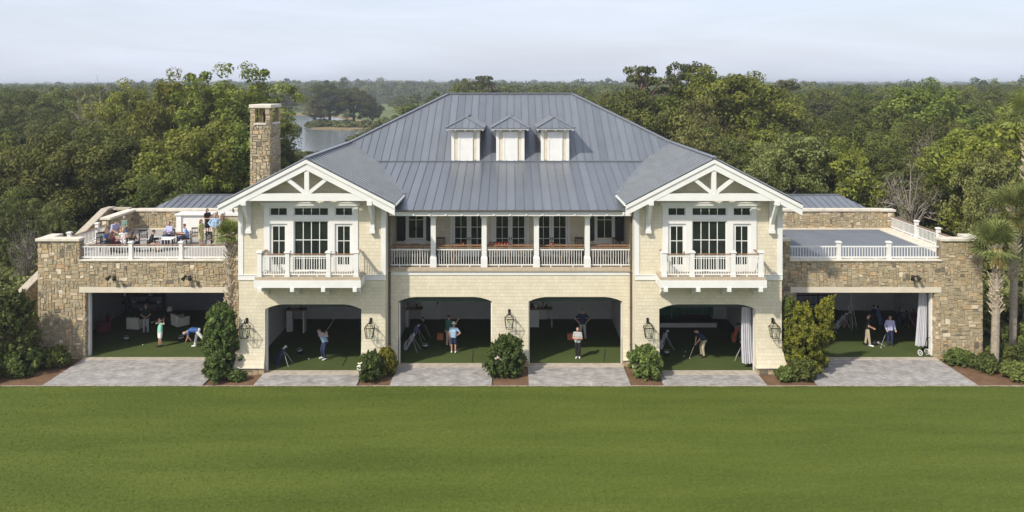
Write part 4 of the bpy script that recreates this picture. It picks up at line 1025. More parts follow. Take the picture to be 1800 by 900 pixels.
for u, v, d, k, w, lb in HERO:
    x = (u-897)*d/F; hh = CZ+(148-v)*d/F
    sc = hh/12.0
    tree(k, x, d, hh, w*min(1.25, max(.55, sc)) if d < 250 else w, lb)
SKY = [(0, 152), (150, 150), (170, 140), (260, 136), (280, 122), (440, 130), (475, 152), (490, 158), (720, 158), (760, 152), (1040, 150), (1080, 156), (1240, 156), (1250, 128), (1340, 132), (1400, 140), (1550, 142), (1580, 134), (1660, 136), (1700, 134), (1800, 130)]
def sky_v(u): return float(np.interp(u, [a for a, b in SKY], [b for a, b in SKY]))
FR = {'l': ('woodland trees left of the clubhouse', 'left'), 'r': ('woodland trees right of the clubhouse', 'right'), 'm': ('trees far behind the clubhouse roof', 'behind the roof ridge')}
NM = {'oak': 'dense dark green oak in the woodland', 'light': 'lighter fresh green tree in the woodland', 'olive': 'dull olive green tree in the woodland', 'pine': 'pine standing among the woodland oaks', 'bare': 'grey bare branched tree in the woodland'}
cnt = 0; y = 63.0
while y < 230 and cnt < 250:
    step = 6.6+y*.020; xw = y*.66
    x = -xw+random.uniform(0, step)
    while x < xw:
        px = x+random.uniform(-.35, .35)*step; py = y+random.uniform(-.4, .4)*step; u = 897+px*F/py; x += step
        if not -60 < u < 1860: continue
        if py < 70 and abs(px) < 25.5: continue
        if 470 < u < 1100 and py < 130: continue
        if 468-(620/py*5.2 if py < 250 else 0)*1.6 < u < 735+(180 if py < 150 else 20): continue
        if any((px-a)**2+(py-b)**2 < 13 for a, b in TREES): continue
        side = 'l' if u < 470 else ('m' if u < 1100 else 'r')
        rr = math.sin(px*.11+2)*math.cos(py*.09)+random.gauss(0, .45)
        kind = 'oak' if rr < .25 else ('light' if rr < .85 else 'olive')
        if random.random() < .05: kind = 'bare' if py < 110 else 'pine'
        hb = (9.3+(py-62)*.055 if py < 140 else 13.6)+random.uniform(-1.6, 2.2)
        if py < 72: hb = random.uniform(7.5, 10.5)
        ht = min(hb, CZ+(148-sky_v(u)-random.uniform(0, 8))*py/F, 18.5)
        if ht < 5: continue
        grp = FR[side][0]
        tree(kind, px, py, ht, random.uniform(.85, 1.2)*max(.8, ht/12.5), NM[kind]+(' '+FR[side][1] if side != 'm' else ' '+FR[side][1])+(' of the clubhouse' if side != 'm' else ''), grp+', '+KN[kind][1]+' '+kind+' kind')
        cnt += 1
    y += step*.88
Y_END = y
# --- undergrowth along the edge of the wood (one mass)
def mass(name, items, per_r, leaf, mat, label, cr=(.5, 1.1), ncl=16, kindtag='stuff'):
    PP, NN, TT = [], [], []
    for (x, y, a, h) in items:
        n = ncl; d = unit(n, .3); C = np.stack([x+d[:, 0]*a, y+d[:, 1]*a, h*.45+d[:, 2]*h*.45], 1); R_ = rng.uniform(*cr, n)*a*.45
        p, q, t = clump_leaves(C, R_, per_r, leaf); t += rng.normal(0, .13); p[:, 2] = np.maximum(p[:, 2], .02); PP.append(p); NN.append(q); TT.append(t)
    P, Nn, T = np.concatenate(PP), np.concatenate(NN), np.concatenate(TT)
    me = leaf_mesh(name, P, Nn, leaf, T, mat); o = bpy.data.objects.new(name, me); COL.objects.link(o); tag(o, label, 'undergrowth', kind=kindtag); return o
it = []
for k in range(190):
    s = random.choice((-1, 1)); yy = random.uniform(56.5, 70); xx = s*random.uniform(27 if yy < 62 else 10, 48); it.append((xx, yy, random.uniform(1.2, 2.6), random.uniform(2, 5)))
for k in range(46):
    s = random.choice((-1, 1)); it.append((s*random.uniform(30, 46), random.uniform(47, 57), random.uniform(1.2, 2.2), random.uniform(1.4, 3.6)))
mass('undergrowth', it, 70, .25, M['olive'], 'mixed green undergrowth along the edge of the wood behind both terraces')
# lakeside reeds and scrub in view between chimney and roof
it = []
for k in range(70):
    u = random.uniform(600, 760); v = random.uniform(228, 262); q = gp(u, v)
    if u > 662 or v > 258+(625-u)*.4: it.append((q[0], q[1], random.uniform(2.0, 4.5), random.uniform(1.5, 4.5)))
for k in range(60):
    q = gp(random.uniform(545, 690), random.uniform(218.5, 225.5)); it.append((q[0], q[1], 1.6, random.uniform(.6, 2.2)))
for k in range(18): q = gp(random.uniform(492, 520), random.uniform(229, 233)); it.append((q[0], q[1], 1.6, random.uniform(1, 2.0)))
for k in range(60): q = gp(random.uniform(500, 640), random.uniform(276, 290)); it.append((q[0], q[1], random.uniform(.8, 1.5), random.uniform(.6, 1.6)))
mass('lakeside_scrub', it, 60, .5, M['olive'], 'scrub and reeds on the lake banks and island')
# distant woodland: one mass of crowns out to the horizon
PP, NN, TT = [], [], []; nfar = 0
def far_tree(x, y, h, a, per, leaf):
    n = 14; d = unit(n, .35); C = np.stack([x+d[:, 0]*a*.8, y+d[:, 1]*a*.8, h*.62+d[:, 2]*h*.3], 1); p, q, t = clump_leaves(C, rng.uniform(.3, .6, n)*a, per, leaf, inner=.1)
    t += rng.normal(0, .16); PP.append(p); NN.append(q); TT.append(t)
y = Y_END
while y < 2600:
    step = 8.5 if y < 500 else (11 if y < 900 else 22)
    x = -y*.67
    while x < y*.67:
        px = x+random.uniform(-.5, .5)*step; py = y+random.uniform(-.5, .5)*step*1.5; x += step; u = 897+px*F/py
        if 470 < u < 745 and py < 300: continue
        v0 = 148+CZ*F/py
        if 395 < u < 700 and v0 > 197: continue
        if 540 < u < 800 and v0 > 183: continue
        h = random.uniform(10, 15.5); 
        if random.random() < .08: h += random.uniform(1, 5)
        h = min(h, CZ+(149-min(sky_v(u), 147)+random.uniform(-5, 1))*py/F) if py < 700 else h+min(4.5, (py-700)/400)+3*math.sin(px*.004+py*.002)
        far_tree(px, py, h, random.uniform(3.6, 5.6)*(1 if py < 900 else 1.9), 30 if py < 500 else 14, .8 if py < 500 else (1.4 if py < 900 else 2.6)); nfar += 1
    y += step*(1.2 if y < 500 else (2.0 if y < 900 else 3.5))
P, Nn, T = np.concatenate(PP), np.concatenate(NN), np.concatenate(TT)
o = bpy.data.objects.new('distant_woodland', leaf_mesh('distant_woodland', P, Nn, .8, T, M['oak'])); COL.objects.link(o)
# leaf size grows with distance
co = np.empty(len(P)*12); o.data.vertices.foreach_get('co', co); co = co.reshape(-1, 4, 3); k = np.clip(P[:, 1]/420, .6, 4.2)[:, None, None]
co = P[:, None, :]+(co-P[:, None, :])*k; o.data.vertices.foreach_set('co', co.ravel()); o.data.update()
tag(o, 'far woodland running flat to the horizon', 'woodland', kind='stuff')
print('trees', cnt, 'far', nfar, 'faces', len(P))

# --- shrubs near the building
def shrub(x, y, a, h, label, mat='shrub', lean=(0, 0), per=75, leaf=.10, stem=True, group=None, b=None, ncl=None, col=False, name='shrub'):
    e = empty(name, (x, y, 0), 0, label, 'shrub', group); b = b or a
    n = ncl or int(60+a*h*42); leaf = min(leaf, .10); t = rng.random(n)**.85; th = rng.random(n)*6.283
    prof = (np.clip(1-np.abs((t-.38)/.72)**2.6, .12, 1) if not col else np.clip(1-.45*t, .2, 1)*(.85+.3*np.sin(t*9)))
    rr = np.sqrt(rng.random(n)); rr = (.45+.55*rr)*rng.uniform(.72, 1.2, n); wob = 1+.2*np.sin(2*th+rng.random()*6)
    C = np.stack([np.cos(th)*rr*prof*a*wob*.85+lean[0]*t, np.sin(th)*rr*prof*b*wob*.85+lean[1]*t, .12+t*(h-.3)], 1)
    P, Nn, T = clump_leaves(C, rng.uniform(.08, .20, n)*(.7+.3*min(a, 1.4)), int(per*.62), leaf, upb=.5, flat=1.35, inner=.3); 
    ns = int(14+a*h*9); ok = np.argsort(-(C[:, 2]+rng.random(n)*h*.8))[:ns]; SP = []
    for q in ok:
        L_ = rng.uniform(.18, .42)*(.6+.25*h/2); dd = np.array([C[q, 0]*.5, C[q, 1]*.5, rng.uniform(.5, 1.3)]); dd /= np.linalg.norm(dd)
        for w_ in np.linspace(0, 1, 26): SP.append(C[q]+dd*L_*w_+rng.normal(0, .035, 3)*(1.2-w_))
    SP = np.array(SP); P = np.concatenate([P, SP]); Nn = np.concatenate([Nn, unit(len(SP), .3)]); T = np.concatenate([T, rng.normal(.66, .12, len(SP))])
    P[:, 2] = np.maximum(P[:, 2], .01)
    T = T+.07*rng.normal()
    o = bpy.data.objects.new('foliage', leaf_mesh('foliage', P, Nn, leaf, T, M[mat], 1.7)); COL.objects.link(o); o.parent = e
    m = MB()
    for k in range(7):
        c = C[rng.integers(n)]; m.path([(rng.uniform(-.12, .12), rng.uniform(-.1, .1), 0), (c[0]*.5, c[1]*.5, c[2]*.55), tuple(c)], [.035, .025, .01], 5)
    m.build('stem', M['bark'], e, fix=False)
    return e
shrub(-28.3+1.3, 42.6, 1.75, 4.3, 'large rounded dark shrub against the outer corner of the left stone wing', per=80)
shrub(-28.6, 41.7, 1.35, 2.2, 'dark shrub at the left border before the garden wall', per=80)
shrub(-26.0, 42.3, 1.1, 1.5, 'low dark shrub left of the first driveway'); shrub(-24.9, 43.4, .8, 1.1, 'small dark shrub against the foot of the left stone pier')
shrub(-27.2, 41.4, 1.1, 1.3, 'low spreading shrub at the lawn edge on the far left')
shrub(-15.35, 42.35, 1.08, 3.7, 'tall green shrub between the left stone wing and the left gable', per=85, b=.8); shrub(-15.95, 42.75, .5, 3.4, 'tall green shrub overlapping the right side of the leftmost bay', per=85)
shrub(-15.3, 41.4, .75, 1.3, 'low shrub at the foot of the tall shrub left of the gable'); shrub(-14.15, 41.35, .38, .55, 'tiny shrub before the flared pier of the left gable', per=60)
shrub(-7.3, 41.6, .78, 1.4, 'flowering green shrub right of the second bay', per=80, leaf=.11); shrub(-6.55, 42.2, .5, 1.45, 'upright yellow green shrub by the left downspout', 'bamboo', per=70, leaf=.11)
shrub(-.22, 42.15, 1.02, 2.1, 'rounded bushy shrub under the middle lantern', per=100, leaf=.11)
shrub(7.1, 41.95, .95, 1.65, 'rounded bushy shrub between the fourth and fifth bays', per=95, leaf=.11)
shrub(14.2, 41.3, .42, .7, 'small round shrub before the right gable pier', per=80, leaf=.1); 
shrub(15.4, 42.2, 1.05, 3.7, 'tall yellow green shrub beside the right gable', 'bamboo', per=95, leaf=.14); shrub(16.2, 42.5, .62, 4.1, 'yellow green shrub leaning across the corner of the rightmost bay', 'bamboo', (.75, 0), per=95, leaf=.14, b=.5)
shrub(15.2, 41.5, .75, 1.2, 'low green shrub at the foot of the yellow green shrub'); shrub(15.0, 42.6, .6, 4.0, 'dark upright shrub against the right gable corner', per=60)
for i, (x, y, a, h, lb) in enumerate(((24.6, 43.7, .7, .8, 'against the foot of the right stone pier'), (25.6, 42.9, .8, .85, 'left of the nearer palm trunk'), (25.0, 43.9, .7, .7, 'close behind the driveway corner'), (26.6, 41.8, .95, .75, 'in front of the nearer palm trunk'),
        (27.9, 42.2, 1.0, .9, 'right of the nearer palm trunk'), (28.6, 43.6, 1.1, 1.3, 'behind and right of the palms'), (29.4, 41.9, .9, .9, 'at the right border by the lawn'), (27.0, 43.9, .9, 1.1, 'between the two palm trunks'), (29.4, 44.9, 1.3, 1.9, 'tallest, at the right border behind the palms'))):
    shrub(x, y, a, h, 'low spreading dark green shrub ' + lb, group='low shrubs in the right hand bed')
m = MB()
for k in range(16):
    x, y, z = -7.75+random.uniform(-.14, .14), 41.15+random.uniform(-.1, .1), random.uniform(.45, 1.0); m.lathe((x, y, z), [(.01, -.02), (.05, 0), (.055, .03), (.01, .05)], 6)
m.tube((-7.7, 41.3, 0), (-7.75, 41.15, .9), .012); tag(m.build('flower_spray', M['flower']), 'spray of white blossom at the left of the shrub beside the second bay', 'flowers')

# --- palms
def palm(x, y, h, r, label, boots=(0.5, 1.0), fr=46, fl=1.25, green='palm', dead=2, cs=1.0):
    e = empty('palm_tree', (x, y, 0), 0, label, 'palm'); m = MB(); n = 14
    pts = [(math.sin(k/n*2.2)*.10, 0, h*k/n) for k in range(n+1)]
    for k in range(n): m.tube(pts[k], pts[k+1], r*(1.12 if k < 1 else 1.0)*(1-.12*k/n)*1.0, r*(1-.12*(k+1)/n)*.96, 10)
    m.build('trunk', M['palmbark'], e, smooth=False)
    m = MB()
    for k in range(int((boots[1]-boots[0])*h*26)):
        t = random.uniform(*boots); z = t*h; a = k*2.4; c = Vector((math.sin(t*2.2)*.10, 0, z)); d = Vector((math.cos(a), math.sin(a), 0)); L = random.uniform(.14, .3)
        m.beam(c+d*r*.8, c+d*(r+L*.75)+Vector((0, 0, L*1.25)), .085, .04, random.random())
    m.build('boots', M['palmboot'], e)
    V, Fc, T = [], [], []
    top = Vector((math.sin(2.2)*.10, 0, h))
    for k in range(fr):
        a = random.uniform(0, 6.283); el = random.uniform(-.45, 1.35); d = Vector((math.cos(a)*math.cos(el), math.sin(a)*math.cos(el), math.sin(el))); st = random.uniform(.5, .8)*fl*.75
        c = top+d*st; c.z -= .06*st; side = d.cross(Vector((0, 0, 1))).normalized(); up = side.cross(d).normalized(); tone = random.uniform(.15, .95)
        i = len(V); V += [tuple(top-side*.02), tuple(top+side*.02), tuple(c+side*.015), tuple(c-side*.015)]; Fc.append((i, i+1, i+2, i+3)); T.append(tone)
        nb = 17
        for b in range(nb):
            an = (b-(nb-1)/2)/((nb-1)/2)*1.75; ld = (d*math.cos(an)+side*math.sin(an)+up*(.18*math.cos(an*2))).normalized(); L = fl*random.uniform(.55, .8)*(1-.22*abs(an)/1.75)
            w = ld.cross(up).normalized()*.028*cs; mid = c+ld*L*.6; tip = c+ld*L; tip.z -= .22*L; mid.z -= .04*L
            i = len(V); V += [tuple(c), tuple(mid-w), tuple(tip), tuple(mid+w)]; Fc.append((i, i+1, i+2, i+3)); T.append(tone+random.uniform(-.1, .1))
    me = bpy.data.meshes.new('crown'); me.from_pydata(V, [], Fc); at = me.attributes.new('tone', 'FLOAT', 'FACE'); at.data.foreach_set('value', T); me.materials.append(M[green])
    o = bpy.data.objects.new('crown', me); COL.objects.link(o); o.parent = e
    for k in range(dead):
        q = MB(); a = random.uniform(-2.5, -.6) if k else -2.2; c = top+Vector((math.cos(a)*.3, math.sin(a)*.3, -.1))
        for b in range(12):
            t = b/11; q.beam(c+Vector((t*.1-.05, 0, 0)), c+Vector((math.cos(a)*.25+(t-.5)*.5, math.sin(a)*.25, -.75-random.random()*.35)), .03, .012, random.random())
        q.build('dead_frond', pal('dead_frond', (.50, .38, .14)), e)
    return e
palm(-15.35, 43.4, 7.2, .17, 'small palm in front of the left stone wing beside the left gable', (.3, 1.0), 46, .92, dead=0, cs=1.1)
palm(26.1, 42.95, 6.7, .215, 'nearer palm with a criss cross boot covered trunk right of the right stone wing', (.42, 1.0), 60, 1.5, dead=3)
palm(28.3, 44.9, 8.3, .2, 'taller palm behind the nearer one at the right border', (.52, 1.0), 60, 1.7, dead=2)
palm(30.9, 47.6, 13.6, .28, 'tallest palm whose trunk shows at the right border of the picture', (.7, .97), 40, 1.7, dead=0)
# =================================================================== PEOPLE
def capsule(bm, a, b, ra, rb, n=12):
    """closed tapered capsule as its own island"""
    a, b = Vector(a), Vector(b); d = b-a; L = d.length; d = d.normalized() if L > 1e-6 else Vector((0, 0, 1)); u = d.orthogonal().normalized(); w = d.cross(u); rings = []
    for (c, r, s) in ((a, ra, -1), (b, rb, 1)):
        seq = [(.98, .2), (.8, .6), (.45, .89), (0, 1)] if s < 0 else [(0, 1), (.45, .89), (.8, .6), (.98, .2)]
        for (o, k) in seq: rings.append([bm.verts.new(c+d*(s*o*r)+(u*math.cos(2*math.pi*j/n)+w*math.sin(2*math.pi*j/n))*r*k) for j in range(n)])
    for p, q in zip(rings, rings[1:]):
        for j in range(n): bm.faces.new((p[j], p[(j+1) % n], q[(j+1) % n], q[j]))
    bm.faces.new(rings[0][::-1]); bm.faces.new(rings[-1])
def ellip(bm, c, r, M3=None, n=14):
    res = bmesh.ops.create_uvsphere(bm, u_segments=n, v_segments=10, radius=1.0)
    for v in res['verts']:
        p = Vector((v.co.x*r[0], v.co.y*r[1], v.co.z*r[2])); v.co = (M3 @ p if M3 else p)+Vector(c)
def fuse(bm, name, voxel, smooth, mat, parent):
    """melt overlapping volumes into one continuous surface"""
    bmesh.ops.recalc_face_normals(bm, faces=bm.faces); me = bpy.data.meshes.new('tmp'); bm.to_mesh(me); bm.free()
    o = bpy.data.objects.new('tmp', me); COL.objects.link(o); r = o.modifiers.new('r', 'REMESH'); r.mode = 'VOXEL'; r.voxel_size = voxel
    s = o.modifiers.new('s', 'SMOOTH'); s.iterations = smooth; s.factor = .5
    dg = bpy.context.evaluated_depsgraph_get(); m2 = bpy.data.meshes.new_from_object(o.evaluated_get(dg)); bpy.data.objects.remove(o); bpy.data.meshes.remove(me)
    m2.materials.clear(); m2.materials.append(mat); m2.name = name
    m2.polygons.foreach_set('use_smooth', [True]*len(m2.polygons))
    q = bpy.data.objects.new(name, m2); COL.objects.link(q); q.parent = parent; return q

BASE = dict(pelvis=(0, 0, .95), chest=(0, 0, 1.27), neck=(0, 0, 1.47), head=(0, -.02, 1.635), sl=(-.185, 0, 1.41), sr=(.185, 0, 1.41), el=(-.25, .02, 1.12), er=(.25, .02, 1.12), wl=(-.26, -.06, .87), wr=(.26, -.06, .87),
            hl=(-.09, 0, .92), hr=(.09, 0, .92), kl=(-.10, -.02, .50), kr=(.10, -.02, .50), al=(-.11, .02, .09), ar=(.11, .02, .09))
def person(loc, rz, label, pose=None, height=1.75, top='c_white', bottom='c_khaki', shoes='shoe_white', hair='hair_dark', hairlen=0, shorts=False, dress=None, skirt=False, hat=None, skin='skin', sleeves='short', female=False, belt=False):
    """figure faces -y before turning by rz"""
    J = dict(BASE); J.update(pose or {}); J = {k: Vector(v) for k, v in J.items()}; k = height/1.75
    root = empty('person', loc, rz, label, 'person'); root.scale = (k, k, k)
    sw = .88 if female else 1.0
    for a in ('sl', 'sr'): J[a] = J['chest']+(J[a]-J['chest'])*1.0
    bm = bmesh.new(); C = lambda a, b, ra, rb: capsule(bm, J[a] if isinstance(a, str) else a, J[b] if isinstance(b, str) else b, ra, rb)
    up = (J['neck']-J['pelvis']).normalized(); across = (J['sr']-J['sl']).normalized(); fwd = up.cross(across).normalized()*-1
    fwd = across.cross(up).normalized()*1.0
    if fwd.y > 0 and abs(fwd.y) > .3: fwd = -fwd
    # torso
    for q in (-1, 1): C(J['pelvis']+across*.06*q, J['chest']+across*.075*q*sw, .105, .105*sw)
    C('sl', 'sr', .062, .062); C('chest', 'neck', .10, .055); C(J['pelvis']-across*.08, J['pelvis']+across*.08, .10, .10)
    C('neck', J['neck'].lerp(J['head'], .55), .055, .052)
    # head with face
    hd = (J['head']-J['neck']).normalized(); side = across; face = hd.cross(side); 
    if face.dot(fwd) < 0: face = -face
    R3 = Matrix((side, -face, hd)).transposed(); H = J['head']; hp = lambda x, y, z: H+R3 @ Vector((x, y, z))
    ellip(bm, H+hd*.02, (.077, .095, .105), R3); ellip(bm, hp(0, -.02, -.055), (.056, .068, .062), R3)
    capsule(bm, hp(0, -.088, .012), hp(0, -.106, -.022), .010, .015, 8); capsule(bm, hp(-.02, -.083, -.055), hp(.02, -.083, -.055), .009, .009, 8)
    for q in (-1, 1): ellip(bm, hp(q*.08, .005, 0), (.012, .022, .032), R3, 8)
    # limbs
    for s_, q in (('l', -1), ('r', 1)):
        C('s'+s_, 'e'+s_, .052*sw, .042*sw); C('e'+s_, 'w'+s_, .042*sw, .029*sw)
        C('h'+s_, 'k'+s_, .088, .058); C('k'+s_, 'a'+s_, .056, .038)
        A = J['a'+s_]; toe = J.get('t'+s_, A+Vector((q*.03, -.16, -.055))); C(A+Vector((0, .03, -.035)), toe, .042, .034)
        # hand: palm, four bent fingers, thumb
        wv = J['w'+s_]; f = (wv-J['e'+s_]).normalized(); hdv = J.get('g'+s_); f = (Vector(hdv)-wv).normalized() if hdv is not None else f
        sd = f.cross(Vector((0, 1, 0))); sd = sd.normalized() if sd.length > .2 else Vector((1, 0, 0)); pn = f.cross(sd).normalized()
        C(wv, wv+f*.05, .027, .026)
        for i in range(4): capsule(bm, wv+f*.03+sd*(.027-.018*i), wv+f*.085+sd*(.031-.020*i), .014, .012, 8)
        for i, L in enumerate((.030, .036, .033, .025)):
            p0 = wv+f*.085+sd*(.031-.020*i); p1 = p0+f*L+pn*.006; p2 = p1+f*L*.5+pn*.028; capsule(bm, p0, p1, .0095, .009, 7); capsule(bm, p1, p2, .009, .008, 7)
        t0 = wv+f*.03+sd*.03*1; t1 = t0+sd*.03+f*.025; capsule(bm, t0, t1, .013, .011, 7); capsule(bm, t1, t1+f*.032+pn*.008, .011, .009, 7)
    body = fuse(bm, 'body', .0095, 2, M[skin], root)
    for q in (-1, 1):
        m = MB(); c = hp(q*.03, -.083, .015); m.lathe(c, [(.001, -.009), (.010, 0), (.001, .009)], 8); m.build('eye', M['eye'], root)
    # clothes
    top_m = M[dress or top]
    bm = bmesh.new(); e = .016
    for q in (-1, 1): capsule(bm, J['pelvis']+across*.06*q+up*(.0 if not dress else 0), J['chest']+across*.075*q*sw, .105+e+.008, .105*sw+e)
    capsule(bm, J['sl'], J['sr'], .062+e, .062+e); capsule(bm, J['chest'], J['neck']-up*.03, .10+e, .062)
    for s_ in 'lr':
        t = {'short': .62, 'long': 1.0, 'none': .12}[sleeves]; capsule(bm, J['s'+s_], J['s'+s_].lerp(J['e'+s_], t), .052*sw+e, .046*sw+e)
        if sleeves == 'long': capsule(bm, J['e'+s_], J['e'+s_].lerp(J['w'+s_], .9), .044*sw+e, .032*sw+e)
    if dress or skirt:
        pass
    fuse(bm, 'dress_top' if dress else 'shirt', .014, 4, top_m, root)
    bm = bmesh.new(); bmat = M[dress or bottom]
    for q in (-1, 1): capsule(bm, J['pelvis']+across*.055*q, J['pelvis']+across*.055*q-up*.06, .118, .118)
    for s_ in 'lr':
        if dress or skirt:
            capsule(bm, J['h'+s_], J['h'+s_].lerp(J['k'+s_], .85), .115, .125); capsule(bm, J['h'+s_].lerp(J['h'+('r' if s_ == 'l' else 'l')], .4), (J['kl']+J['kr'])/2+Vector((0, 0, .06)), .12, .13)
        elif shorts: capsule(bm, J['h'+s_], J['h'+s_].lerp(J['k'+s_], .82), .088+e, .078+e)
        else: capsule(bm, J['h'+s_], J['k'+s_], .088+e, .062+e); capsule(bm, J['k'+s_], J['k'+s_].lerp(J['a'+s_], .92), .060+e, .047+e)
    fuse(bm, 'skirt' if (dress or skirt) else ('shorts' if shorts else 'trousers'), .014, 3, bmat, root)
    for s_, q in (('l', -1), ('r', 1)):
        bm = bmesh.new(); A = J['a'+s_]; toe = J.get('t'+s_, A+Vector((q*.03, -.16, -.055))); toe = Vector(toe)
        capsule(bm, A+Vector((0, .035, -.035)), toe, .050, .042); capsule(bm, A+Vector((0, 0, -.03)), A, .048, .045); fuse(bm, 'shoe', .012, 2, M[shoes], root)
    bm = bmesh.new(); ellip(bm, hp(0, .018, .045), (.086, .097, .088), R3)
    if hairlen: 
        capsule(bm, hp(0, .06, .02), hp(0, .085, -.05-hairlen), .075, .055)
        for q in (-1, 1): capsule(bm, hp(q*.06, .03, .02), hp(q*.07, .05, -.08-hairlen*.6), .035, .03)
    fuse(bm, 'hair', .012, 3, M[hair], root)
    if hat:
        m = MB(); ps = []
        for (r_, z_) in ((.145, .03), (.145, .045), (.095, .05), (.092, .12), (.05, .145), (.005, .148)): ps.append([tuple(hp(r_*math.cos(6.283*j/16), .01+r_*1.08*math.sin(6.283*j/16), z_+.03)) for j in range(16)])
        for p, q in zip(ps, ps[1:]):
            for j in range(16): m.quad(p[j], p[(j+1) % 16], q[(j+1) % 16], q[j])
        m.poly(ps[0][::-1]); m.build('hat', M[hat], root, smooth=True)
    return root
sitp = dict(pelvis=(0, .05, .56), chest=(0, .07, .88), neck=(0, .05, 1.08), head=(0, .02, 1.245), sl=(-.185, .06, 1.02), sr=(.185, .06, 1.02), el=(-.24, -.05, .78), er=(.24, -.05, .78), wl=(-.12, -.27, .77), wr=(.12, -.27, .77),
            hl=(-.09, .03, .54), hr=(.09, .03, .54), kl=(-.12, -.40, .52), kr=(.12, -.40, .52), al=(-.12, -.38, .09), ar=(.12, -.38, .09))
def P(base=None, **kw):
    d = dict(base or {}); d.update(kw); return d
TZ = 5.40
D = math.radians
at = lambda u, y: (u-897)*y/F
# --- terrace people
person((at(199, 48.5), 48.5, TZ), D(62), 'standing man in grey blue shirt leaning to guests at the terrace left end', P(chest=(0, -.10, 1.25), neck=(0, -.22, 1.42), head=(0, -.32, 1.56), sl=(-.185, -.17, 1.37), sr=(.185, -.17, 1.37), el=(-.24, -.25, 1.1), er=(.24, -.28, 1.1), wl=(-.15, -.45, 1.0), wr=(.15, -.45, 1.02)), 1.84, 'c_lavender', 'c_khaki', 'shoe_dark', 'hair_dark', shorts=True)
person((at(187.5, 47.6), 47.6, TZ), D(75), 'brown haired person in dark blue seated at the left end of the terrace', sitp, 1.72, 'c_denim', 'c_navy', 'shoe_dark', 'hair_brown', .12, female=True)
person((at(198, 47.0), 47.0, TZ), D(150), 'woman in a dark red dress seated close to the terrace railing, hand at her face', P(sitp, er=(.22, -.2, .86), wr=(.08, -.14, 1.13)), 1.7, dress='c_red', hair='hair_brown', hairlen=.15, female=True, shoes='shoe_dark')
person((at(219, 50.2), 50.2, TZ), D(-15), 'woman in a green floral top standing before the stone corner of the terrace', P(wr=(.12, -.25, 1.05), er=(.24, -.05, 1.12)), 1.68, 'c_teal', 'c_denim', 'shoe_dark', 'hair_grey', .05, female=True)
person((at(216.5, 47.9), 47.9, TZ), D(25), 'blond woman in a white top seated beside the first railing post', sitp, 1.7, 'c_white', 'c_white', 'shoe_white', 'hair_blond', .22, female=True, sleeves='none')
person((at(233.5, 47.3), 47.3, TZ), D(170), 'brown haired woman in a brown top seated with her back to the railing', sitp, 1.72, 'c_brown', 'c_navy', 'shoe_dark', 'hair_brown', .25, female=True)
person((at(266, 47.4), 47.4, TZ), D(115), 'dark haired person in black leaning over the pale table, seated near the railing', P(sitp, chest=(0, -.02, .87), neck=(0, -.10, 1.05), head=(0, -.14, 1.21), sl=(-.185, -.06, 1.0), sr=(.185, -.06, 1.0), wl=(-.15, -.42, .80), wr=(.15, -.42, .80)), 1.74, 'c_black', 'c_peach', 'shoe_dark', 'hair_dark', sleeves='long')
person((at(297, 49.9), 49.9, TZ), D(-18), 'man in a light lavender shirt seated facing the railing', sitp, 1.78, 'c_lavender', 'c_navy', 'shoe_dark', 'hair_brown', sleeves='long')
person((at(327, 49.2), 49.2, TZ), D(-68), 'man in a mid blue shirt seated sideways at the dark red table', P(sitp, chest=(0, 0, .87), neck=(0, -.07, 1.06), head=(0, -.1, 1.22), sl=(-.185, -.03, 1.0), sr=(.185, -.03, 1.0), wl=(-.1, -.4, .82), wr=(.1, -.4, .82)), 1.8, 'c_skyblue', 'c_navy', 'shoe_dark', 'hair_brown')
person((at(353.5, 48.9), 48.9, TZ), D(78), 'woman in a long yellow green dress standing by the terrace railing', P(wr=(.10, -.28, 1.08), er=(.23, -.06, 1.12)), 1.70, dress='c_lime', hair='hair_brown', hairlen=.18, female=True, shoes='shoe_dark')
person((at(364.5, 53.0), 53.0, TZ), D(60), 'woman in a short black dress standing before the white bar', P(wr=(.05, -.22, 1.18), er=(.22, -.08, 1.14), wl=(-.1, -.24, 1.1)), 1.72, dress='c_black', hair='hair_dark', hairlen=.22, female=True, shoes='shoe_dark')
person((at(378, 50.4), 50.4, TZ), D(10), 'man in a light blue long sleeved shirt standing on the terrace', P(el=(-.38, .06, 1.18), er=(.38, .06, 1.18), wl=(-.2, -.1, .98), wr=(.17, -.2, 1.05)), 1.80, 'c_lightblue', 'c_khaki', 'shoe_dark', 'hair_grey', sleeves='long')
person((at(388.5, 52.4), 52.4, TZ), D(95), 'long haired woman in peach dress between the bar and the man in light blue', P(wr=(.05, -.25, 1.2), er=(.22, -.08, 1.15)), 1.72, dress='c_peach', hair='hair_brown', hairlen=.25, female=True)
# --- golf players
GZ = .105
CLUBS = []
def club(p0, p1, label, headdir=(0, -1, 0)):
    e = empty('golf_club', (0, 0, 0), label=label, cat='golf club'); a, b = Vector(p0), Vector(p1); d = (b-a).normalized()
    m = MB(); m.tube(a, b, .009, .006, 6); m.build('shaft', M['steel'], e); m = MB(); m.tube(a-d*.04, a+d*.22, .014, .012, 6); m.build('grip', M['c_black'], e)
    m = MB(); h = Vector(headdir).normalized(); m.beam(b, b+h*.10, .03, .055); m.build('head', M['steel'], e); return e
x, y = at(256.5, 48.8), 48.8
person((x, y, GZ), D(12), 'man in dark shirt and pale trousers standing in shade between the armchairs', P(wl=(-.05, -.24, 1.05), wr=(.06, -.25, 1.03), el=(-.25, -.05, 1.12), er=(.25, -.05, 1.12)), 1.83, 'c_black', 'c_grey', 'shoe_dark', 'hair_dark')
x, y = at(281.5, 46.4), 46.4
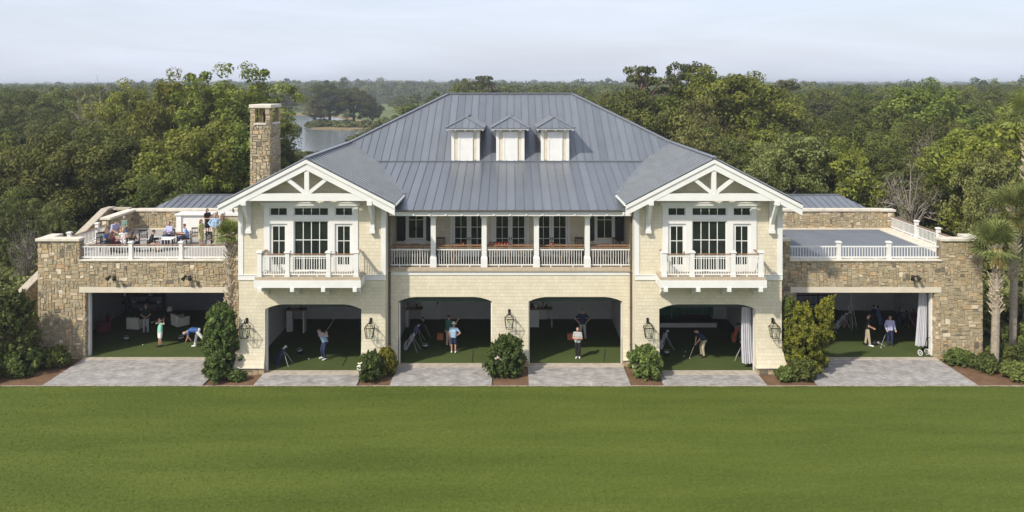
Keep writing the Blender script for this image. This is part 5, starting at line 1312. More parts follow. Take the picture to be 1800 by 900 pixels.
person((x, y, GZ), D(-35), 'woman in mint top and white shorts finishing a golf swing', P(wl=(.12, .06, 1.62), wr=(.20, .10, 1.60), el=(-.08, -.22, 1.45), er=(.42, .0, 1.45), chest=(0, .02, 1.27), kr=(.06, .0, .5), ar=(.02, .08, .1), kl=(-.06, -.02, .5), al=(-.09, 0, .09)), 1.68, 'c_mint', 'c_white', 'shoe_dark', 'hair_brown', .1, shorts=True, female=True, sleeves='none')
club((x+.20, y-.1, 1.72), (x-.62, y+.4, 1.42), 'golf club held over the shoulder by the woman in mint')
x, y = at(344, 46.3), 46.3
person((x, y, GZ), D(-80), 'man in blue shirt and white trousers bending to the floor', P(pelvis=(0, .10, .93), hl=(-.09, .10, .90), hr=(.09, .10, .90), chest=(0, -.22, .98), neck=(0, -.42, .92), head=(0, -.56, .82), sl=(-.17, -.34, .94), sr=(.17, -.34, .94), el=(-.2, -.42, .66), er=(.2, -.38, .68), wl=(-.15, -.52, .38), wr=(.16, -.26, .52), kl=(-.1, .0, .5), kr=(.12, .36, .56), al=(-.11, -.06, .09), ar=(.12, .62, .18), tr=(.12, .52, .06)), 1.83, 'c_blue', 'c_white', 'shoe_white', 'hair_grey')
x, y = at(569, 44.3), 44.3
person((x, y, GZ), D(-50), 'man in light blue shirt and navy trousers swinging a golf club in the second bay', P(pelvis=(0, .08, .93), hl=(-.09, .06, .9), hr=(.09, .06, .9), chest=(0, -.06, 1.22), neck=(0, -.16, 1.40), head=(0, -.25, 1.53), sl=(-.17, -.16, 1.34), sr=(.17, -.08, 1.38), el=(.14, -.30, 1.30), er=(.40, .02, 1.28), wl=(.36, -.08, 1.46), wr=(.40, -.04, 1.48), kl=(-.12, -.06, .5), kr=(.12, -.06, .5), al=(-.15, .02, .09), ar=(.15, .02, .09)), 1.86, 'c_lightblue', 'c_navy', 'shoe_white', 'hair_brown')
club((x+.16, y-.36, 1.66), (x+.60, y-.1, 2.36), 'golf club raised behind the man in light blue')
x, y = at(789, 46.4), 46.4
person((x, y, GZ), D(150), 'man in green shirt and pale brown trousers pointing, behind the person in a white hat', P(el=(-.36, -.12, 1.25), wl=(-.42, -.25, 1.48), er=(.2, -.1, 1.15)), 1.84, 'c_green', 'c_peach', 'shoe_dark', 'hair_dark')
x, y = at(797.5, 45.35), 45.35
person((x, y, GZ), D(170), 'person in white hat, pale blue shirt and navy shorts with one hand on the hip', P(el=(-.40, .04, 1.18), wl=(-.18, -.02, 1.0), kr=(.12, 0, .5)), 1.72, 'c_lightblue', 'c_navy', 'shoe_white', 'hair_grey', shorts=True, hat='c_white')
x, y = at(1024, 47.6), 47.6
person((x, y, GZ), D(0), 'man in navy shirt and grey trousers standing with hands on hips in the fourth bay', P(el=(-.42, .06, 1.18), er=(.42, .06, 1.18), wl=(-.20, -.04, 1.0), wr=(.20, -.04, 1.0), kl=(-.13, -.02, .5), kr=(.13, -.02, .5), al=(-.17, .02, .09), ar=(.17, .02, .09)), 1.86, 'c_navy', 'c_grey', 'shoe_dark', 'hair_brown')
x, y = at(1015.5, 44.5), 44.5
person((x, y, GZ), D(-12), 'young person in light grey shirt and black trousers with folded arms in the fourth bay', P(el=(-.25, -.08, 1.13), er=(.25, -.08, 1.13), wl=(.10, -.24, 1.20), wr=(-.10, -.27, 1.17), al=(-.05, .0, .09), kl=(-.08, -.02, .5), ar=(.09, .06, .09)), 1.72, 'c_grey', 'c_black', 'shoe_white', 'hair_brown')
x, y = at(1233, 44.7), 44.7
person((x, y, GZ), D(-75), 'man in navy shirt and white trousers bent over a putt in the fifth bay', P(pelvis=(0, .14, .93), hl=(-.09, .13, .90), hr=(.09, .13, .90), chest=(0, -.05, 1.17), neck=(0, -.22, 1.33), head=(0, -.33, 1.42), sl=(-.17, -.14, 1.26), sr=(.17, -.14, 1.26), el=(-.18, -.22, .98), er=(.18, -.22, .98), wl=(-.03, -.34, .80), wr=(.03, -.33, .76), kl=(-.12, .02, .5), kr=(.12, .02, .5), al=(-.14, .08, .09), ar=(.14, .08, .09)), 1.83, 'c_navy', 'c_khaki', 'shoe_dark', 'hair_dark')
club((x-.36, y-.1, .92), (x-.72, y-.22, .13), 'putter held down by the man in the fifth bay')
x, y = at(1525, 46.6), 46.6
person((x, y, GZ), D(70), 'man in black shirt and khaki trousers standing sideways in the rightmost bay', P(el=(-.22, -.05, 1.12), wl=(-.1, -.26, 1.0), wr=(.1, -.26, 1.0), kl=(-.1, -.06, .5), al=(-.1, -.12, .09), ar=(.1, .1, .09), kr=(.1, .04, .5)), 1.86, 'c_black', 'c_khaki', 'shoe_white', 'hair_dark')
x, y = at(1564.5, 46.6), 46.6
person((x, y, GZ), D(-12), 'woman in pale blue shirt and dark trousers holding a club in the rightmost bay', P(wl=(-.22, -.18, .95), el=(-.27, .0, 1.14), wr=(.28, -.02, .95)), 1.76, 'c_lavender', 'c_navy', 'shoe_dark', 'hair_brown', .12, female=True, sleeves='long')
club((x-.3, y-.2, .98), (x-.72, y-.35, .13), 'golf club held slanting by the woman in the rightmost bay')

# =================================================================== FURNITURE AND GOLF GEAR
def chair(x, y, z, rz, label, group, mat='bronze', seat='wicker', hs=.45, hb=.92):
    e = empty('chair', (x, y, z), rz, label, 'chair', group); w = .23
    m = MB(); m.box(-w, w, -w, w, hs-.04, hs); m.build('seat', M[seat], e)
    m = MB(); m.box(-w, w, w-.02, w+.01, hb-.08, hb); m.box(-w, w, w-.02, w+.01, hs+.12, hs+.16)
    for k in range(5): xx = -w+.06+k*(2*w-.12)/4; m.box(xx-.012, xx+.012, w-.015, w+.005, hs, hb-.05)
    m.build('backrest', M[mat], e)
    for a in (-1, 1):
        for b in (-1, 1): m = MB(); m.box(a*w-.018, a*w+.018, b*w-.018, b*w+.018, 0, hs-.04 if b < 0 else hb); m.build('leg', M[mat], e)
        m = MB(); m.box(a*w-.02, a*w+.02, -w, w, hs+.18, hs+.21); m.box(a*w-.015, a*w+.015, -w-.005, -w+.025, hs, hs+.18); m.build('armrest', M[mat], e)
    return e
def table(x, y, z, a, b, label, mat, h=.75, rnd=False):
    e = empty('table', (x, y, z), 0, label, 'table'); m = MB()
    if rnd: m.lathe((0, 0, h-.04), [(a, 0), (a, .04)], 28)
    else: m.box(-a, a, -b, b, h-.045, h)
    m.build('tabletop', M[mat], e)
    for q in (-1, 1):
        for p in (-1, 1): m = MB(); m.box(q*a*.7-.025, q*a*.7+.025, p*b*.7-.025, p*b*.7+.025, 0, h-.045); m.build('leg', M['bronze'], e)
    return e
table(at(207, 48.3), 48.3, TZ, .45, .45, 'table among the guests at the left end of the terrace', 'c_khaki')
table(at(284, 47.9), 47.9, TZ, .75, .4, 'pale topped table near the terrace railing', 'c_white')
table(at(316, 49.4), 49.4, TZ, .42, .45, 'dark red brown table before the man in mid blue', 'darkwood')
for u, y, r, lb in ((187.5, 47.65, 75, 'chair under the dark blue dressed guest at the left end of the terrace'), (198, 47.05, 150, 'chair under the woman in dark red'), (216.5, 47.95, 25, 'chair under the blond woman in white'), (233.5, 47.35, 170, 'chair under the woman with brown top at the railing'),
                    (266, 47.45, 115, 'chair under the guest in black'), (297, 49.95, -18, 'chair under the man in lavender'), (328, 49.25, -68, 'chair under the man in mid blue'), (344, 50.3, 20, 'empty chair between the man in mid blue and the woman in yellow green'),
                    (180, 48.8, 60, 'empty chair by the left side railing of the terrace'), (252, 49.9, 200, 'empty chair in the middle of the left terrace'), (372, 49.3, 160, 'empty chair in front of the man in light blue')):
    chair(at(u, y), y, TZ, D(r), lb, 'terrace chairs')
# drinks on tables
for u, y, z in ((206, 48.1, 6.15), (214, 48.3, 6.15), (280, 47.8, 6.15), (288, 48, 6.15), (314, 49.3, 6.15), (319, 49.5, 6.15)):
    m = MB(); m.lathe((at(u, y), y, z), [(.03, 0), (.005, .01), (.006, .07), (.04, .1), (.036, .16)], 10); tag(m.build('wine_glass', M['lglass']), 'small wine glass on a terrace table', 'glass', 'wine glasses on the terrace tables')
# bar
e = empty('bar_counter', (0, 0, 0), label='white panelled bar counter against the back wall of the left terrace', cat='bar')
x0, x1 = at(312, 53.6), at(372, 53.6)
m = MB(); m.box(x0, x1, 53.6, 54.5, TZ, 6.56); m.box(x0-.05, x0+.28, 53.5, 54.5, TZ, 6.60); m.box(x0+.45, x1-.1, 53.56, 53.6, TZ+.1, 6.42); m.build('cabinet', M['white'], e)
m = MB(); m.box(x0-.12, x1+.05, 53.42, 54.6, 6.6, 6.68); m.build('countertop', M['white'], e)
m = MB(); x2, x3 = at(392, 52.6), -14.6; m.box(x2, x3, 52.6, 53.3, TZ, 6.72); m.build('back_cabinet', M['c_khaki'], e); m = MB(); m.box(x2-.05, x3, 52.52, 53.35, 6.72, 6.88); m.build('countertop', M['white'], e)
cs = ['c_red', 'c_white', 'darkwood', 'c_green', 'hair_blond', 'c_red', 'c_white']
for k in range(22):
    xx = x2+.05+k*(x3-x2-.1)/21; yy = 52.75+.2*(k % 3); h = random.uniform(.22, .34)
    m = MB(); m.lathe((xx, yy, 6.885), [(.036, 0), (.038, h*.55), (.014, h*.75), (.014, h)], 8); tag(m.build('bottle', M[cs[k % 7]]), 'bottle standing in the row on the terrace bar', 'bottle', 'bottles on the terrace bar')

# golf bags
def golf_bag(x, y, z, rz, body, label, lean=22, clubs=6, h=.88, group='golf bags in the practice bays'):
    e = empty('golf_bag', (x, y, z), rz, label, 'golf bag', group); t = math.radians(lean); ax = Vector((math.sin(t), 0, math.cos(t)))
    b = Vector((0, 0, .03)); top = b+ax*h; m = MB(); m.tube(b, b+ax*.1, .115, .12, 14); m.tube(b+ax*.1, top, .12, .135, 14); m.tube(top, top+ax*.04, .145, .145, 14); m.build('body', M[body], e)
    m = MB(); s = Vector((math.cos(t), 0, -math.sin(t))); m.beam(b+ax*.15-s*.12, b+ax*.5-s*.15, .17, .09); m.build('pocket', M[body], e)
    m = MB(); m.path([tuple(b+ax*.75+Vector((0, -.13, 0))), tuple(b+ax*.55+Vector((0, -.25, .02))), tuple(b+ax*.3+Vector((0, -.13, 0)))], [.02, .022, .02], 6); m.build('strap', M['c_black'], e)
    if lean > 5:
        for q in (-1, 1): m = MB(); m.tube(b+ax*.78+Vector((.1, q*.06, 0)), (ax.x*h+.42, q*.3, .01), .011, n=6); m.build('leg', M['steel'], e)
    for k in range(clubs):
        a = k*6.283/clubs; o = Vector((math.cos(a)*.07, math.sin(a)*.07, 0)); L = random.uniform(.1, .26); c = top+o+ax*L
        m = MB(); m.tube(top+o-ax*.1, c, .008, n=5)
        if k % 3 == 0: m.lathe(c, [(.02, -.03), (.05, .0), (.055, .05), (.02, .09)], 8)
        else: m.beam(c, c+Vector((.09, .02, .03)), .025, .06)
        m.build('club', M['c_white' if k % 4 == 1 else ('c_black' if k % 3 == 0 else 'steel')], e)
    return e
def basket(x, y, lb):
    e = empty('ball_basket', (x, y, GZ), 0, lb, 'basket'); m = MB(); m.lathe((0, 0, 0), [(.13, 0), (.17, .17), (.175, .18), (.165, .18), (.12, .02)], 16); m.build('body', M['c_black'], e)
    m = MB(); m.path([(-.17, 0, .17), (-.1, 0, .32), (.1, 0, .32), (.17, 0, .17)], [.008]*4, 5); m.build('handle', M['steel'], e)
    m = MB()
    for k in range(26): a = random.random()*6.283; r_ = random.random()**.5*.13; m.lathe((r_*math.cos(a), r_*math.sin(a), .16+random.random()*.04), [(.004, -.021), (.021, 0), (.004, .021)], 7)
    m.build('balls', M['c_white'], e)
def ball(u, y, lb):
    m = MB(); n = 8; m.lathe((at(u, y), y, GZ+.03), [(.006, -.03), (.022, -.02), (.03, 0), (.022, .02), (.006, .03)], 12); tag(m.build('golf_ball', M['c_white'], smooth=True), lb, 'ball')
Fy = lambda v: F*(CZ-.1)/(v-148)
basket(at(222, Fy(600)), Fy(600), 'basket of balls on the dark green floor near the left armchair'); basket(at(318, Fy(599)), Fy(599), 'basket of balls behind the bending man')
basket(at(527, Fy(622)), Fy(622), 'basket of balls in the second bay'); basket(at(748, Fy(613)), Fy(613), 'basket of balls beside the bags in the third bay'); basket(at(1172, Fy(625)), Fy(625), 'basket of balls at the left of the fifth bay')
ball(251, Fy(607), 'white ball on the floor of the leftmost bay'); ball(543, Fy(632), 'white ball at the feet of the swinging man in the second bay')
ball(1205, Fy(619), 'farther of two white balls before the putting man'); ball(1202, Fy(627), 'nearer of two white balls before the putting man')
golf_bag(at(487, Fy(641)), Fy(641), GZ, D(-8), 'c_navy', 'navy stand bag in the second bay', 24)
golf_bag(at(712, Fy(615)), Fy(615), GZ, D(-15), 'c_grey', 'grey stand bag lowest in the third bay', 30); golf_bag(at(722, Fy(600)), Fy(600), GZ, D(-10), 'c_denim', 'blue stand bag in the middle of the group in the third bay', 26); golf_bag(at(736, Fy(592)), Fy(592), GZ, D(15), 'c_black', 'black stand bag nearest the back wall in the third bay', 16)
golf_bag(at(1289, Fy(602)), Fy(602), GZ, D(8), 'c_orange', 'orange brown bag at the right of the fifth bay', 18, group=None); golf_bag(at(1303, Fy(600)), Fy(600), GZ, D(20), 'c_grey', 'grey bag beside the orange brown bag', 12); golf_bag(at(1308, Fy(590)), Fy(590), GZ, D(10), 'c_black', 'black bag behind the grey bag in the fifth bay', 10)
golf_bag(at(1313, Fy(634)), Fy(634), GZ, D(160), 'c_black', 'dark bag with white panel before the white curtain in the fifth bay', 14); golf_bag(at(1161, Fy(614)), Fy(614), GZ, D(10), 'c_grey', 'bag half hidden at the left jamb of the fifth bay', 20)
golf_bag(at(1470, Fy(578)), Fy(578), GZ, D(-10), 'c_grey', 'grey bag leaning in the dark of the rightmost bay', 30); golf_bag(at(1483, Fy(577)), Fy(577), GZ, D(10), 'c_brown', 'brown bag beside the leaning grey one in the rightmost bay', 20)
for k, (u, v, c) in enumerate(((1580, 574, 'c_navy'), (1592, 578, 'c_black'), (1604, 576, 'c_red'), (1614, 580, 'c_navy'), (1623, 577, 'c_red'))):
    golf_bag(at(u, Fy(v)), Fy(v), GZ, D(20*k), c, 'dark bag in the row left of the right hand curtain, %s from the left' % ['first', 'second', 'third', 'fourth', 'fifth'][k], 8)
golf_bag(at(1518, Fy(606)), Fy(606), GZ, D(0), 'c_black', 'black bag lying on its side by the feet of the khaki trousered man', 84, 3, .7)
# orange boxes
for u, v, lb in ((774, 597, 'orange box standing on the floor of the third bay'), (1002.5, 597, 'orange box standing on the floor of the fourth bay')):
    e = empty('orange_box', (at(u, Fy(v)), Fy(v), GZ), 0, lb, 'box'); m = MB(); m.box(-.18, .18, -.12, .12, 0, .34); m.build('body', M['c_orange'], e, bevel=.015); m = MB(); m.box(-.19, .19, -.13, .13, .341, .38); m.box(-.05, .05, -.14, -.13, .25, .3); m.build('lid', M['c_orange'], e)
# armchairs
def armchair(x, y, rz, lb):
    e = empty('armchair', (x, y, GZ), rz, lb, 'armchair', 'cream armchairs'); m = MB(); m.box(-.42, .42, -.40, .40, .08, .34); m.build('base', M['cushion'], e, bevel=.02)
    m = MB(); m.box(-.29, .29, -.42, .26, .345, .46); m.build('seat', M['cushion'], e, bevel=.03); m = MB(); m.box(-.42, .42, .26, .44, .34, .80); m.build('backrest', M['cushion'], e, bevel=.04)
    for q in (-1, 1): m = MB(); a, b = sorted((q*.30, q*.44)); m.box(a, b, -.41, .25, .34, .62); m.build('armrest', M['cushion'], e, bevel=.03)
    for a in (-1, 1):
        for b in (-1, 1): m = MB(); m.box(a*.38-.025, a*.38+.025, b*.36-.025, b*.36+.025, 0, .08); m.build('leg', M['darkwood'], e)
armchair(at(240, 49.8), 49.8, D(170), 'cream armchair beside the man in dark shirt'); armchair(at(317, 50.4), 50.4, D(140), 'cream armchair turned half sideways behind the swinging woman')
e = empty('side_table', (at(298, 51), 51, GZ), 0, 'small dark side table carrying a lamp in the leftmost bay', 'table'); m = MB(); m.box(-.3, .3, -.3, .3, .5, .55); m.build('tabletop', M['darkwood'], e)
for a in (-1, 1):
    for b in (-1, 1): m = MB(); m.box(a*.26-.02, a*.26+.02, b*.26-.02, b*.26+.02, 0, .5); m.build('leg', M['darkwood'], e)
e = empty('table_lamp', (at(298, 51), 51, GZ+.55), 0, 'table lamp with pale shade in the dark of the leftmost bay', 'lamp'); m = MB(); m.lathe((0, 0, 0), [(.08, 0), (.03, .04), (.06, .14), (.02, .25)], 12); m.build('base', M['bronze'], e); m = MB(); m.lathe((0, 0, .24), [(.19, 0), (.11, .24)], 16); m.build('lamp_shade', M['cushion'], e)
e = empty('leather_chair', (at(181, 49.0), 49.0, GZ), D(-50), 'dark red club chair by the left wall of the leftmost bay', 'armchair')
m = MB(); m.box(-.35, .35, -.35, .35, .1, .42); m.build('seat', M['c_red'], e, bevel=.03); m = MB(); m.box(-.35, .35, .25, .4, .42, 1.05); m.build('backrest', M['c_red'], e, bevel=.04)
for a in (-1, 1): m = MB(); m.box(a*.36-.06, a*.36+.06, -.35, .3, .3, .66); m.build('armrest', M['c_red'], e, bevel=.03)
e = empty('display_shelf', (at(225, 53.4), 53.4, GZ), 0, 'dark display shelving with merchandise at the back of the leftmost bay', 'shelf')
m = MB()
for z in (.1, .6, 1.1, 1.6): m.box(-1.8, 2.4, -.25, .3, z, z+.04)
for x in (-1.8, 0, 2.38): m.box(x, x+.04, -.25, .3, 0, 1.9)
m.build('frame', M['darkwood'], e)
for k in range(14): m = MB(); xx = -1.6+k*.28; z = (.14, .64, 1.14)[k % 3]; m.box(xx, xx+.2, -.2, .1, z, z+random.uniform(.12, .3)); m.build('goods', M[['c_red', 'c_white', 'c_navy', 'c_grey'][k % 4]], e)
# high counters by the left walls of bays two, three and four
for u, y, h, lb in ((521, 49.2, 1.42, 'tall wood topped counter at the left wall of the second bay'), (722, 50.4, 1.15, 'wood topped counter with small items in the third bay'), (950, 50.4, 1.15, 'wood topped counter with small items in the fourth bay')):
    e = empty('high_counter', (at(u, y), y, GZ), 0, lb, 'table'); w = .62 if u < 600 else .75; m = MB(); m.box(-w, w, -.3, .3, h-.07, h); m.build('tabletop', M['wicker'], e)
    m = MB(); m.box(w-.16, w-.06, -.28, .28, 0, h-.07) if u < 600 else m.box(-w+.05, -.1, -.28, .28, .0, h-.07); m.build('side_panel', M['white'], e)
    m = MB(); m.box(-w, -w+.35, .0, .3, .0, h-.07) if u < 600 else m.box(w-.06, w-.02, -.28, -.2, .0, h-.07); m.build('support', M['white'], e)
    for k in range(5): m = MB(); m.lathe((-w*.7+k*w*.3, random.uniform(-.15, .15), h), [(.05, 0), (.06, random.uniform(.08, .2)), (.03, .25)], 8); m.build('tee_jar', M[['c_black', 'c_white', 'hair_blond', 'c_grey', 'c_black'][k]], e)
# putting platform
e = empty('putting_platform', (0, 0, 0), label='raised green putting platform with white kerb at the back of the fifth bay', cat='platform')
pts = [(7.05, 49.2), (8.3, 49.9), (9.6, 50.2), (13.0, 50.2), (13.0, 51.85), (7.05, 51.85)]
m = MB(); m.prism(pts, 'z', .1, .36); m.build('surface', M['turf'], e)
m = MB(); m.box(7.0, 13.2, 51.80, 51.88, .36, 2.6); m.build('backdrop', pal('backdrop_green', (.05, .17, .09)), e)  # green brightened so the backdrop looks lit; no lamp shines on it
m = MB()
for a, b in zip(pts[:3], pts[1:4]): m.beam((a[0], a[1]-.05, .23), (b[0], b[1]-.05, .23), .07, .27)
m.build('kerb', M['white'], e)
for x, y in ((9.2, 51.0), (10.4, 51.3)): 
    m = MB(); m.tube((x, y, .36), (x, y, 1.5), .012); m.poly([(x, y, 1.5), (x+.3, y, 1.42), (x, y, 1.3)]); m.build('flag', M['c_white'], e, fix=False)
# curtains
def curtain(x0, x1, y, z0, z1, gather, lb):
    m = MB(); n = 40; rows = []
    for j in range(13):
        t = j/12; z = z1+(z0-z1)*t; w = (x1-x0); s = 1-gather*math.sin(min(1, t*1.0)*1.57)**2; r = []
        for i in range(n+1):
            q = i/n; xx = x1-(x1-x0)*(1-q)*(.75+.25*t)+gather*.6*t*t*0; r.append((xx+(gather*t*t*w*.5), y+.05*math.sin(q*34+t*1.2)+.02*math.sin(q*80), z+.02*math.sin(q*17)*t))
        rows.append(r)
    for a, b in zip(rows, rows[1:]):
        for i in range(n): m.quad(a[i], a[i+1], b[i+1], b[i])
    o = m.build('curtain', M['curtain'], fix=False); sd = o.modifiers.new('s', 'SOLIDIFY'); sd.thickness = .012; tag(o, lb, 'curtain')
curtain(12.35, 12.98, 42.95, .35, 3.45, .5, 'long white curtain drawn to the right jamb of the fifth bay')
curtain(23.15, 23.75, 45.35, .5, 3.74, -.25, 'long white curtain drawn to the right jamb of the rightmost bay')
for u0, v0, u1, v1, lb in ((602, 643, 611, 626, 'thin dark alignment stick lying on the turf of the second bay'), (830, 637, 832, 616, 'thin dark alignment stick lying on the turf of the third bay'), (1061, 636, 1064, 615, 'thin dark alignment stick lying on the turf of the fourth bay')):
    m = MB(); p0 = (at(u0, Fy(v0)), Fy(v0), GZ+.012); p1 = (at(u1, Fy(v1)), Fy(v1), GZ+.012); m.tube(p0, p1, .014, n=6); tag(m.build('alignment_stick', M['c_black']), lb, 'stick')
for k, (u, v, c_) in enumerate(((1440, 583, 'c_navy'), (1452, 588, 'c_white'), (1535, 570, 'c_black'), (1548, 572, 'c_denim'))):
    golf_bag(at(u, Fy(v)), Fy(v), GZ, D(30*k), c_, ['navy bag at the dark left side of the rightmost bay', 'white bag half behind the yellow green shrub in the rightmost bay', 'black bag far back between the two players of the rightmost bay', 'blue bag far back behind the woman of the rightmost bay'][k], 10+4*k)
e = empty('bay_screen', (19.5, 53.7, GZ), 0, 'pale framed screen on the back wall of the rightmost bay', 'screen'); m = MB(); m.box(-1.2, 1.2, -.04, .04, .5, 2.2); m.build('panel', M['c_grey'], e); m = MB(); m.wall(-1.28, 1.28, .42, 2.28, -.07, -.041, [(-1.2, 1.2, .5, 2.2)]); m.build('frame', M['c_black'], e)
# tripod stand, racks
e = empty('tripod_stand', (at(1496, Fy(574)), Fy(574), GZ), 0, 'pale tall folding stand in the middle of the rightmost bay', 'stand')
for a in (0.3, 2.4, 4.5): m = MB(); m.tube((0, 0, 1.75), (.42*math.cos(a), .42*math.sin(a), 0), .018, n=6); m.build('leg', M['cushion'], e)
m = MB(); m.box(-.28, .28, -.03, .03, 1.25, 1.30); m.tube((0, 0, 1.7), (0, 0, 2.0), .03); m.build('crossbar', M['cushion'], e)
e = empty('club_rack', (0, 53.5, GZ), 0, 'long dark rack of upright clubs along the back of the rightmost bay', 'rack')
m = MB(); m.box(15.5, 22.0, -.1, .25, .0, .12); m.box(15.5, 22.0, .05, .1, 1.05, 1.12); m.build('frame', M['darkwood'], e)
for k in range(60):
    xx = 15.6+k*.106; h = random.uniform(1.15, 1.75); m = MB(); m.tube((xx, -.02, .1), (xx+random.uniform(-.06, .06), .1, h), .012, n=5); m.beam((xx, .1, h), (xx+.07, .07, h+.03), .03, .06); m.build('club', M['steel' if k % 3 else 'c_denim'], e)
e = empty('club_rack', (0, 51.6, .36), 0, 'short rack of clubs standing on the putting platform beside the curtain', 'rack')
m = MB(); m.box(11.0, 12.9, -.1, .15, .0, .1); m.box(11.0, 12.9, .02, .06, .8, .86); m.build('frame', M['darkwood'], e)
for k in range(16): xx = 11.1+k*.11; h = random.uniform(.95, 1.2); m = MB(); m.tube((xx, -.02, .08), (xx, .05, h), .012, n=5); m.beam((xx, .05, h), (xx+.08, .02, h+.04), .04, .07); m.build('club', M['steel'], e)
e = empty('push_cart', (23.35, 45.0, GZ), D(20), 'golf push cart with white wheels in front of the right hand curtain', 'cart')
for q, r_ in ((-.25, .15), (.25, .15)):
    m = MB()
    for k in range(16): a, b = k*6.283/16, (k+1)*6.283/16; m.tube((q, r_*math.cos(a), r_+r_*math.sin(a)), (q, r_*math.cos(b), r_+r_*math.sin(b)), .02, n=5)
    for k in range(5): a = k*6.283/5; m.tube((q, 0, r_), (q, r_*math.cos(a), r_+r_*math.sin(a)), .008, n=4)
    m.build('wheel', M['c_white'], e)
m = MB(); m.tube((-.25, 0, .15), (.25, 0, .15), .015); m.tube((0, 0, .15), (0, -.2, 1.0), .018); m.tube((0, -.2, 1.0), (.15, -.3, 1.05), .02); m.tube((0, 0, .15), (0, -.5, .12), .015); m.build('frame', M['c_black'], e)
# --- porch furniture: long rail counter, stools, rockers
e = empty('drink_ledge', (0, 0, 0), label='long wooden drink ledge running behind the porch railing', cat='counter')
m = MB(); m.box(-6.55, 6.55, PY+.36, PY+.62, 6.48, 6.53); m.build('top', M['rail_wood'], e)
for k in range(9): m = MB(); x = -6.4+k*1.6; m.box(x-.03, x+.03, PY+.45, PY+.51, 5.3, 6.48); m.build('leg', M['rail_wood'], e)
def stool(x, y, rz, lb, g='wicker'):
    return chair(x, y, 5.3, rz, lb, 'stools along the porch ledge', mat='wicker', seat='wicker', hs=.66, hb=1.12)
ords = ['first', 'second', 'third', 'fourth', 'fifth', 'sixth', 'seventh', 'eighth']
for k, x in enumerate((-5.4, -3.1, -.8, .6, 2.6, 5.4)): stool(x, PY+1.15, D(random.uniform(-20, 20)), 'tan woven stool behind the porch railing, %s from the left' % ords[k])
for x, lb in ((-4.02, 'dark rocking chair at the porch wall left of the french doors'), (3.95, 'dark rocking chair at the porch wall right of the french doors'), (6.2, 'dark rocking chair in the right corner of the porch')):
    e = chair(x, PBY-.55, 5.33, D(random.uniform(-15, 15)), lb, 'dark rocking chairs on the porch', 'darkwood', 'darkwood', .45, 1.2); e.name = 'rocking_chair'
    for a in (-1, 1):
        m = MB(); pts = [(a*.23, -.45+.9*t, .09*(2*t-1)**2-.03) for t in [k/8 for k in range(9)]]
        for p, q in zip(pts, pts[1:]): m.beam(p, q, .03, .035)
        m.build('rocker', M['darkwood'], e)
for k in range(9):
    x = -1.1+k*.16 if k < 7 else (-2.6 if k == 7 else 2.3); e = empty('flower_pot', (x, PY+.49, 6.53), 0, 'small terracotta pot with red blooms on the porch ledge', 'flower pot', 'flower pots on the porch ledge')
    m = MB(); m.lathe((0, 0, 0), [(.035, 0), (.055, .08), (.06, .09)], 10); m.build('pot', M['c_orange'], e)
    p = rng.normal(size=(40, 3))*[.04, .04, .03]+[0, 0, .12]; o = bpy.data.objects.new('bloom', leaf_mesh('bloom', p, unit(40), .04, rng.random(40), M['c_red'])); COL.objects.link(o); o.parent = e
# shade sail of left far corner: parked vehicles glimpsed beyond the garden wall
def car(x, y, rz, paint, lb):
    e = empty('parked_car', (x, y, 0), rz, lb, 'car'); m = MB()
    m.prism([(-2.2, .35), (2.2, .35), (2.25, .75), (1.3, .95), (.7, 1.45), (-1.1, 1.48), (-1.9, 1.0), (-2.25, .9)], 'y', -.88, .88); m.build('body', M[paint], e, bevel=.08)
    m = MB(); m.prism([(1.18, .98), (.64, 1.40), (-1.05, 1.42), (-1.7, 1.02)], 'y', -.89, .89); m.build('window', M['glass'], e)
    for a in (-1.35, 1.4):
        for b in (-.85, .85): m = MB(); m.tube((a, b-.1, .33), (a, b+.1, .33), .33, n=18); w = m.build('wheel', M['c_black'], e); m = MB(); m.tube((a, b-.11, .33), (a, b+.11, .33), .18, n=12); m.build('rim', M['steel'], w)
    for b in (-.6, .6): m = MB(); m.box(2.2, 2.27, b-.18, b+.18, .62, .76); m.build('headlight', M['c_white'], e)
car(-35.0, 56.5, D(10), 'c_white', 'white parked car half hidden by trees left of the stone stair wall')
car(-39.8, 55.5, D(15), 'c_green', 'dark green parked car at the left border beyond the garden wall')

# =================================================================== LIGHT, SKY, CAMERA
dx_, dz_ = 1.0, 1.3
L = Vector((dx_, 1.0, -dz_)).normalized()           # direction the light travels
el = math.asin(-L.z); src = -L; azim = math.atan2(src.x, src.y)
ld = bpy.data.lights.new('sun', 'SUN'); ld.energy = SUN; ld.angle = math.radians(2.2); ld.color = (1.0, .93, .80)
lo = bpy.data.objects.new('sun', ld); COL.objects.link(lo); lo.rotation_euler = L.to_track_quat('-Z', 'Y').to_euler(); lo.location = (-30, -30, 60)
w = bpy.data.worlds.new('World'); S.world = w; w.use_nodes = True; nt = w.node_tree; bg = nt.nodes['Background']; LK = nt.links
sk = nt.nodes.new('ShaderNodeTexSky'); sk.sky_type = 'NISHITA'; sk.sun_disc = False; sk.sun_elevation = el; sk.sun_rotation = azim; sk.air_density = 1.0; sk.dust_density = 2.5; sk.ozone_density = 1.5; sk.altitude = 10
tc = nt.nodes.new('ShaderNodeTexCoord'); mp = nt.nodes.new('ShaderNodeMapping'); mp.inputs['Scale'].default_value = (1.0, 1.0, 7.0); LK.new(tc.outputs['Generated'], mp.inputs['Vector'])
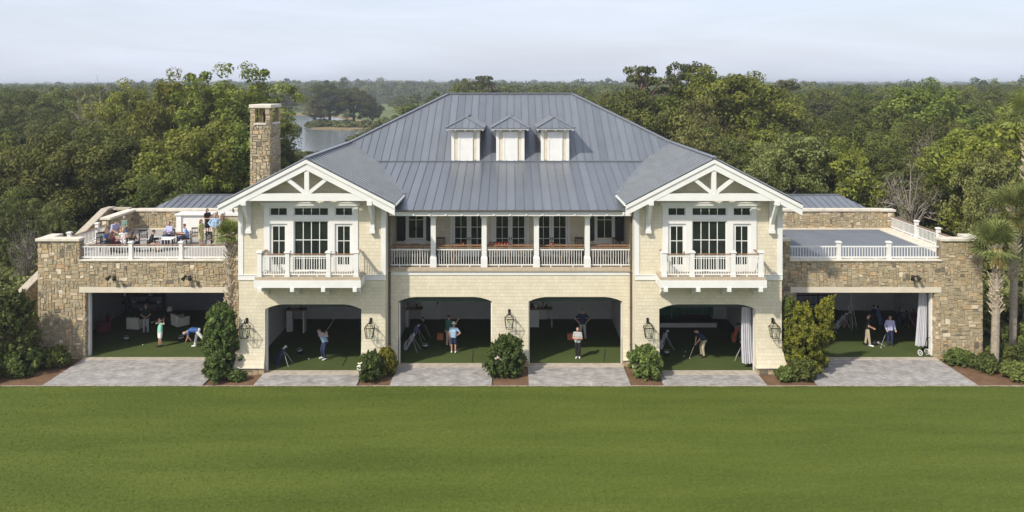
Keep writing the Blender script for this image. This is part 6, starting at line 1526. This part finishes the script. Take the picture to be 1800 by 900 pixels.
nz = nt.nodes.new('ShaderNodeTexNoise'); nz.inputs['Scale'].default_value = 2.6; nz.inputs['Detail'].default_value = 9; nz.inputs['Roughness'].default_value = .58; nz.inputs['Distortion'].default_value = .5; LK.new(mp.outputs[0], nz.inputs['Vector'])
rp = ramp(nt, [(.36, (.62, .62, .62)), (.66, (.82, .82, .82))]); LK.new(nz.outputs['Fac'], rp.inputs['Fac'])
mx = nt.nodes.new('ShaderNodeMix'); mx.data_type = 'RGBA'; LK.new(rp.outputs['Color'], mx.inputs[0]); LK.new(sk.outputs[0], mx.inputs[6]); mx.inputs[7].default_value = SKYVEIL
LK.new(mx.outputs[2], bg.inputs['Color']); bg.inputs['Strength'].default_value = SKYS
# air
if HAZE:
    m = MB(); m.box(-3100, 3100, -70, 4300, -1.2, 24); o = m.build('haze', bpy.data.materials.new('air')); tag(o, kind='stuff'); mt = o.data.materials[0]; mt.use_nodes = True; nn = mt.node_tree; nn.nodes.remove(nn.nodes['Principled BSDF'])
    v = nn.nodes.new('ShaderNodeVolumePrincipled'); v.inputs['Color'].default_value = (.82, .88, .97, 1); v.inputs['Density'].default_value = HAZE; v.inputs['Anisotropy'].default_value = .3; nn.links.new(v.outputs[0], nn.nodes['Material Output'].inputs['Volume'])
cd = bpy.data.cameras.new('camera'); cam = bpy.data.objects.new('camera', cd); COL.objects.link(cam); S.camera = cam
cam.location = (0, 0, CZ); cam.rotation_euler = (math.pi/2, 0, 0); cd.sensor_width = 36; cd.lens = 28.0; cd.shift_x = 3/1800; cd.shift_y = -302/1800; cd.clip_end = 8000; cd.clip_start = .5
S.render.engine = 'CYCLES'; S.cycles.use_denoising = True; S.cycles.max_bounces = 6; S.cycles.diffuse_bounces = 3; S.cycles.glossy_bounces = 3; S.cycles.transparent_max_bounces = 8; S.cycles.volume_bounces = 0
S.view_settings.view_transform = 'Standard'; S.view_settings.look = 'None'; S.view_settings.exposure = EXPO; S.view_settings.gamma = 1; S.view_settings.use_curve_mapping = False
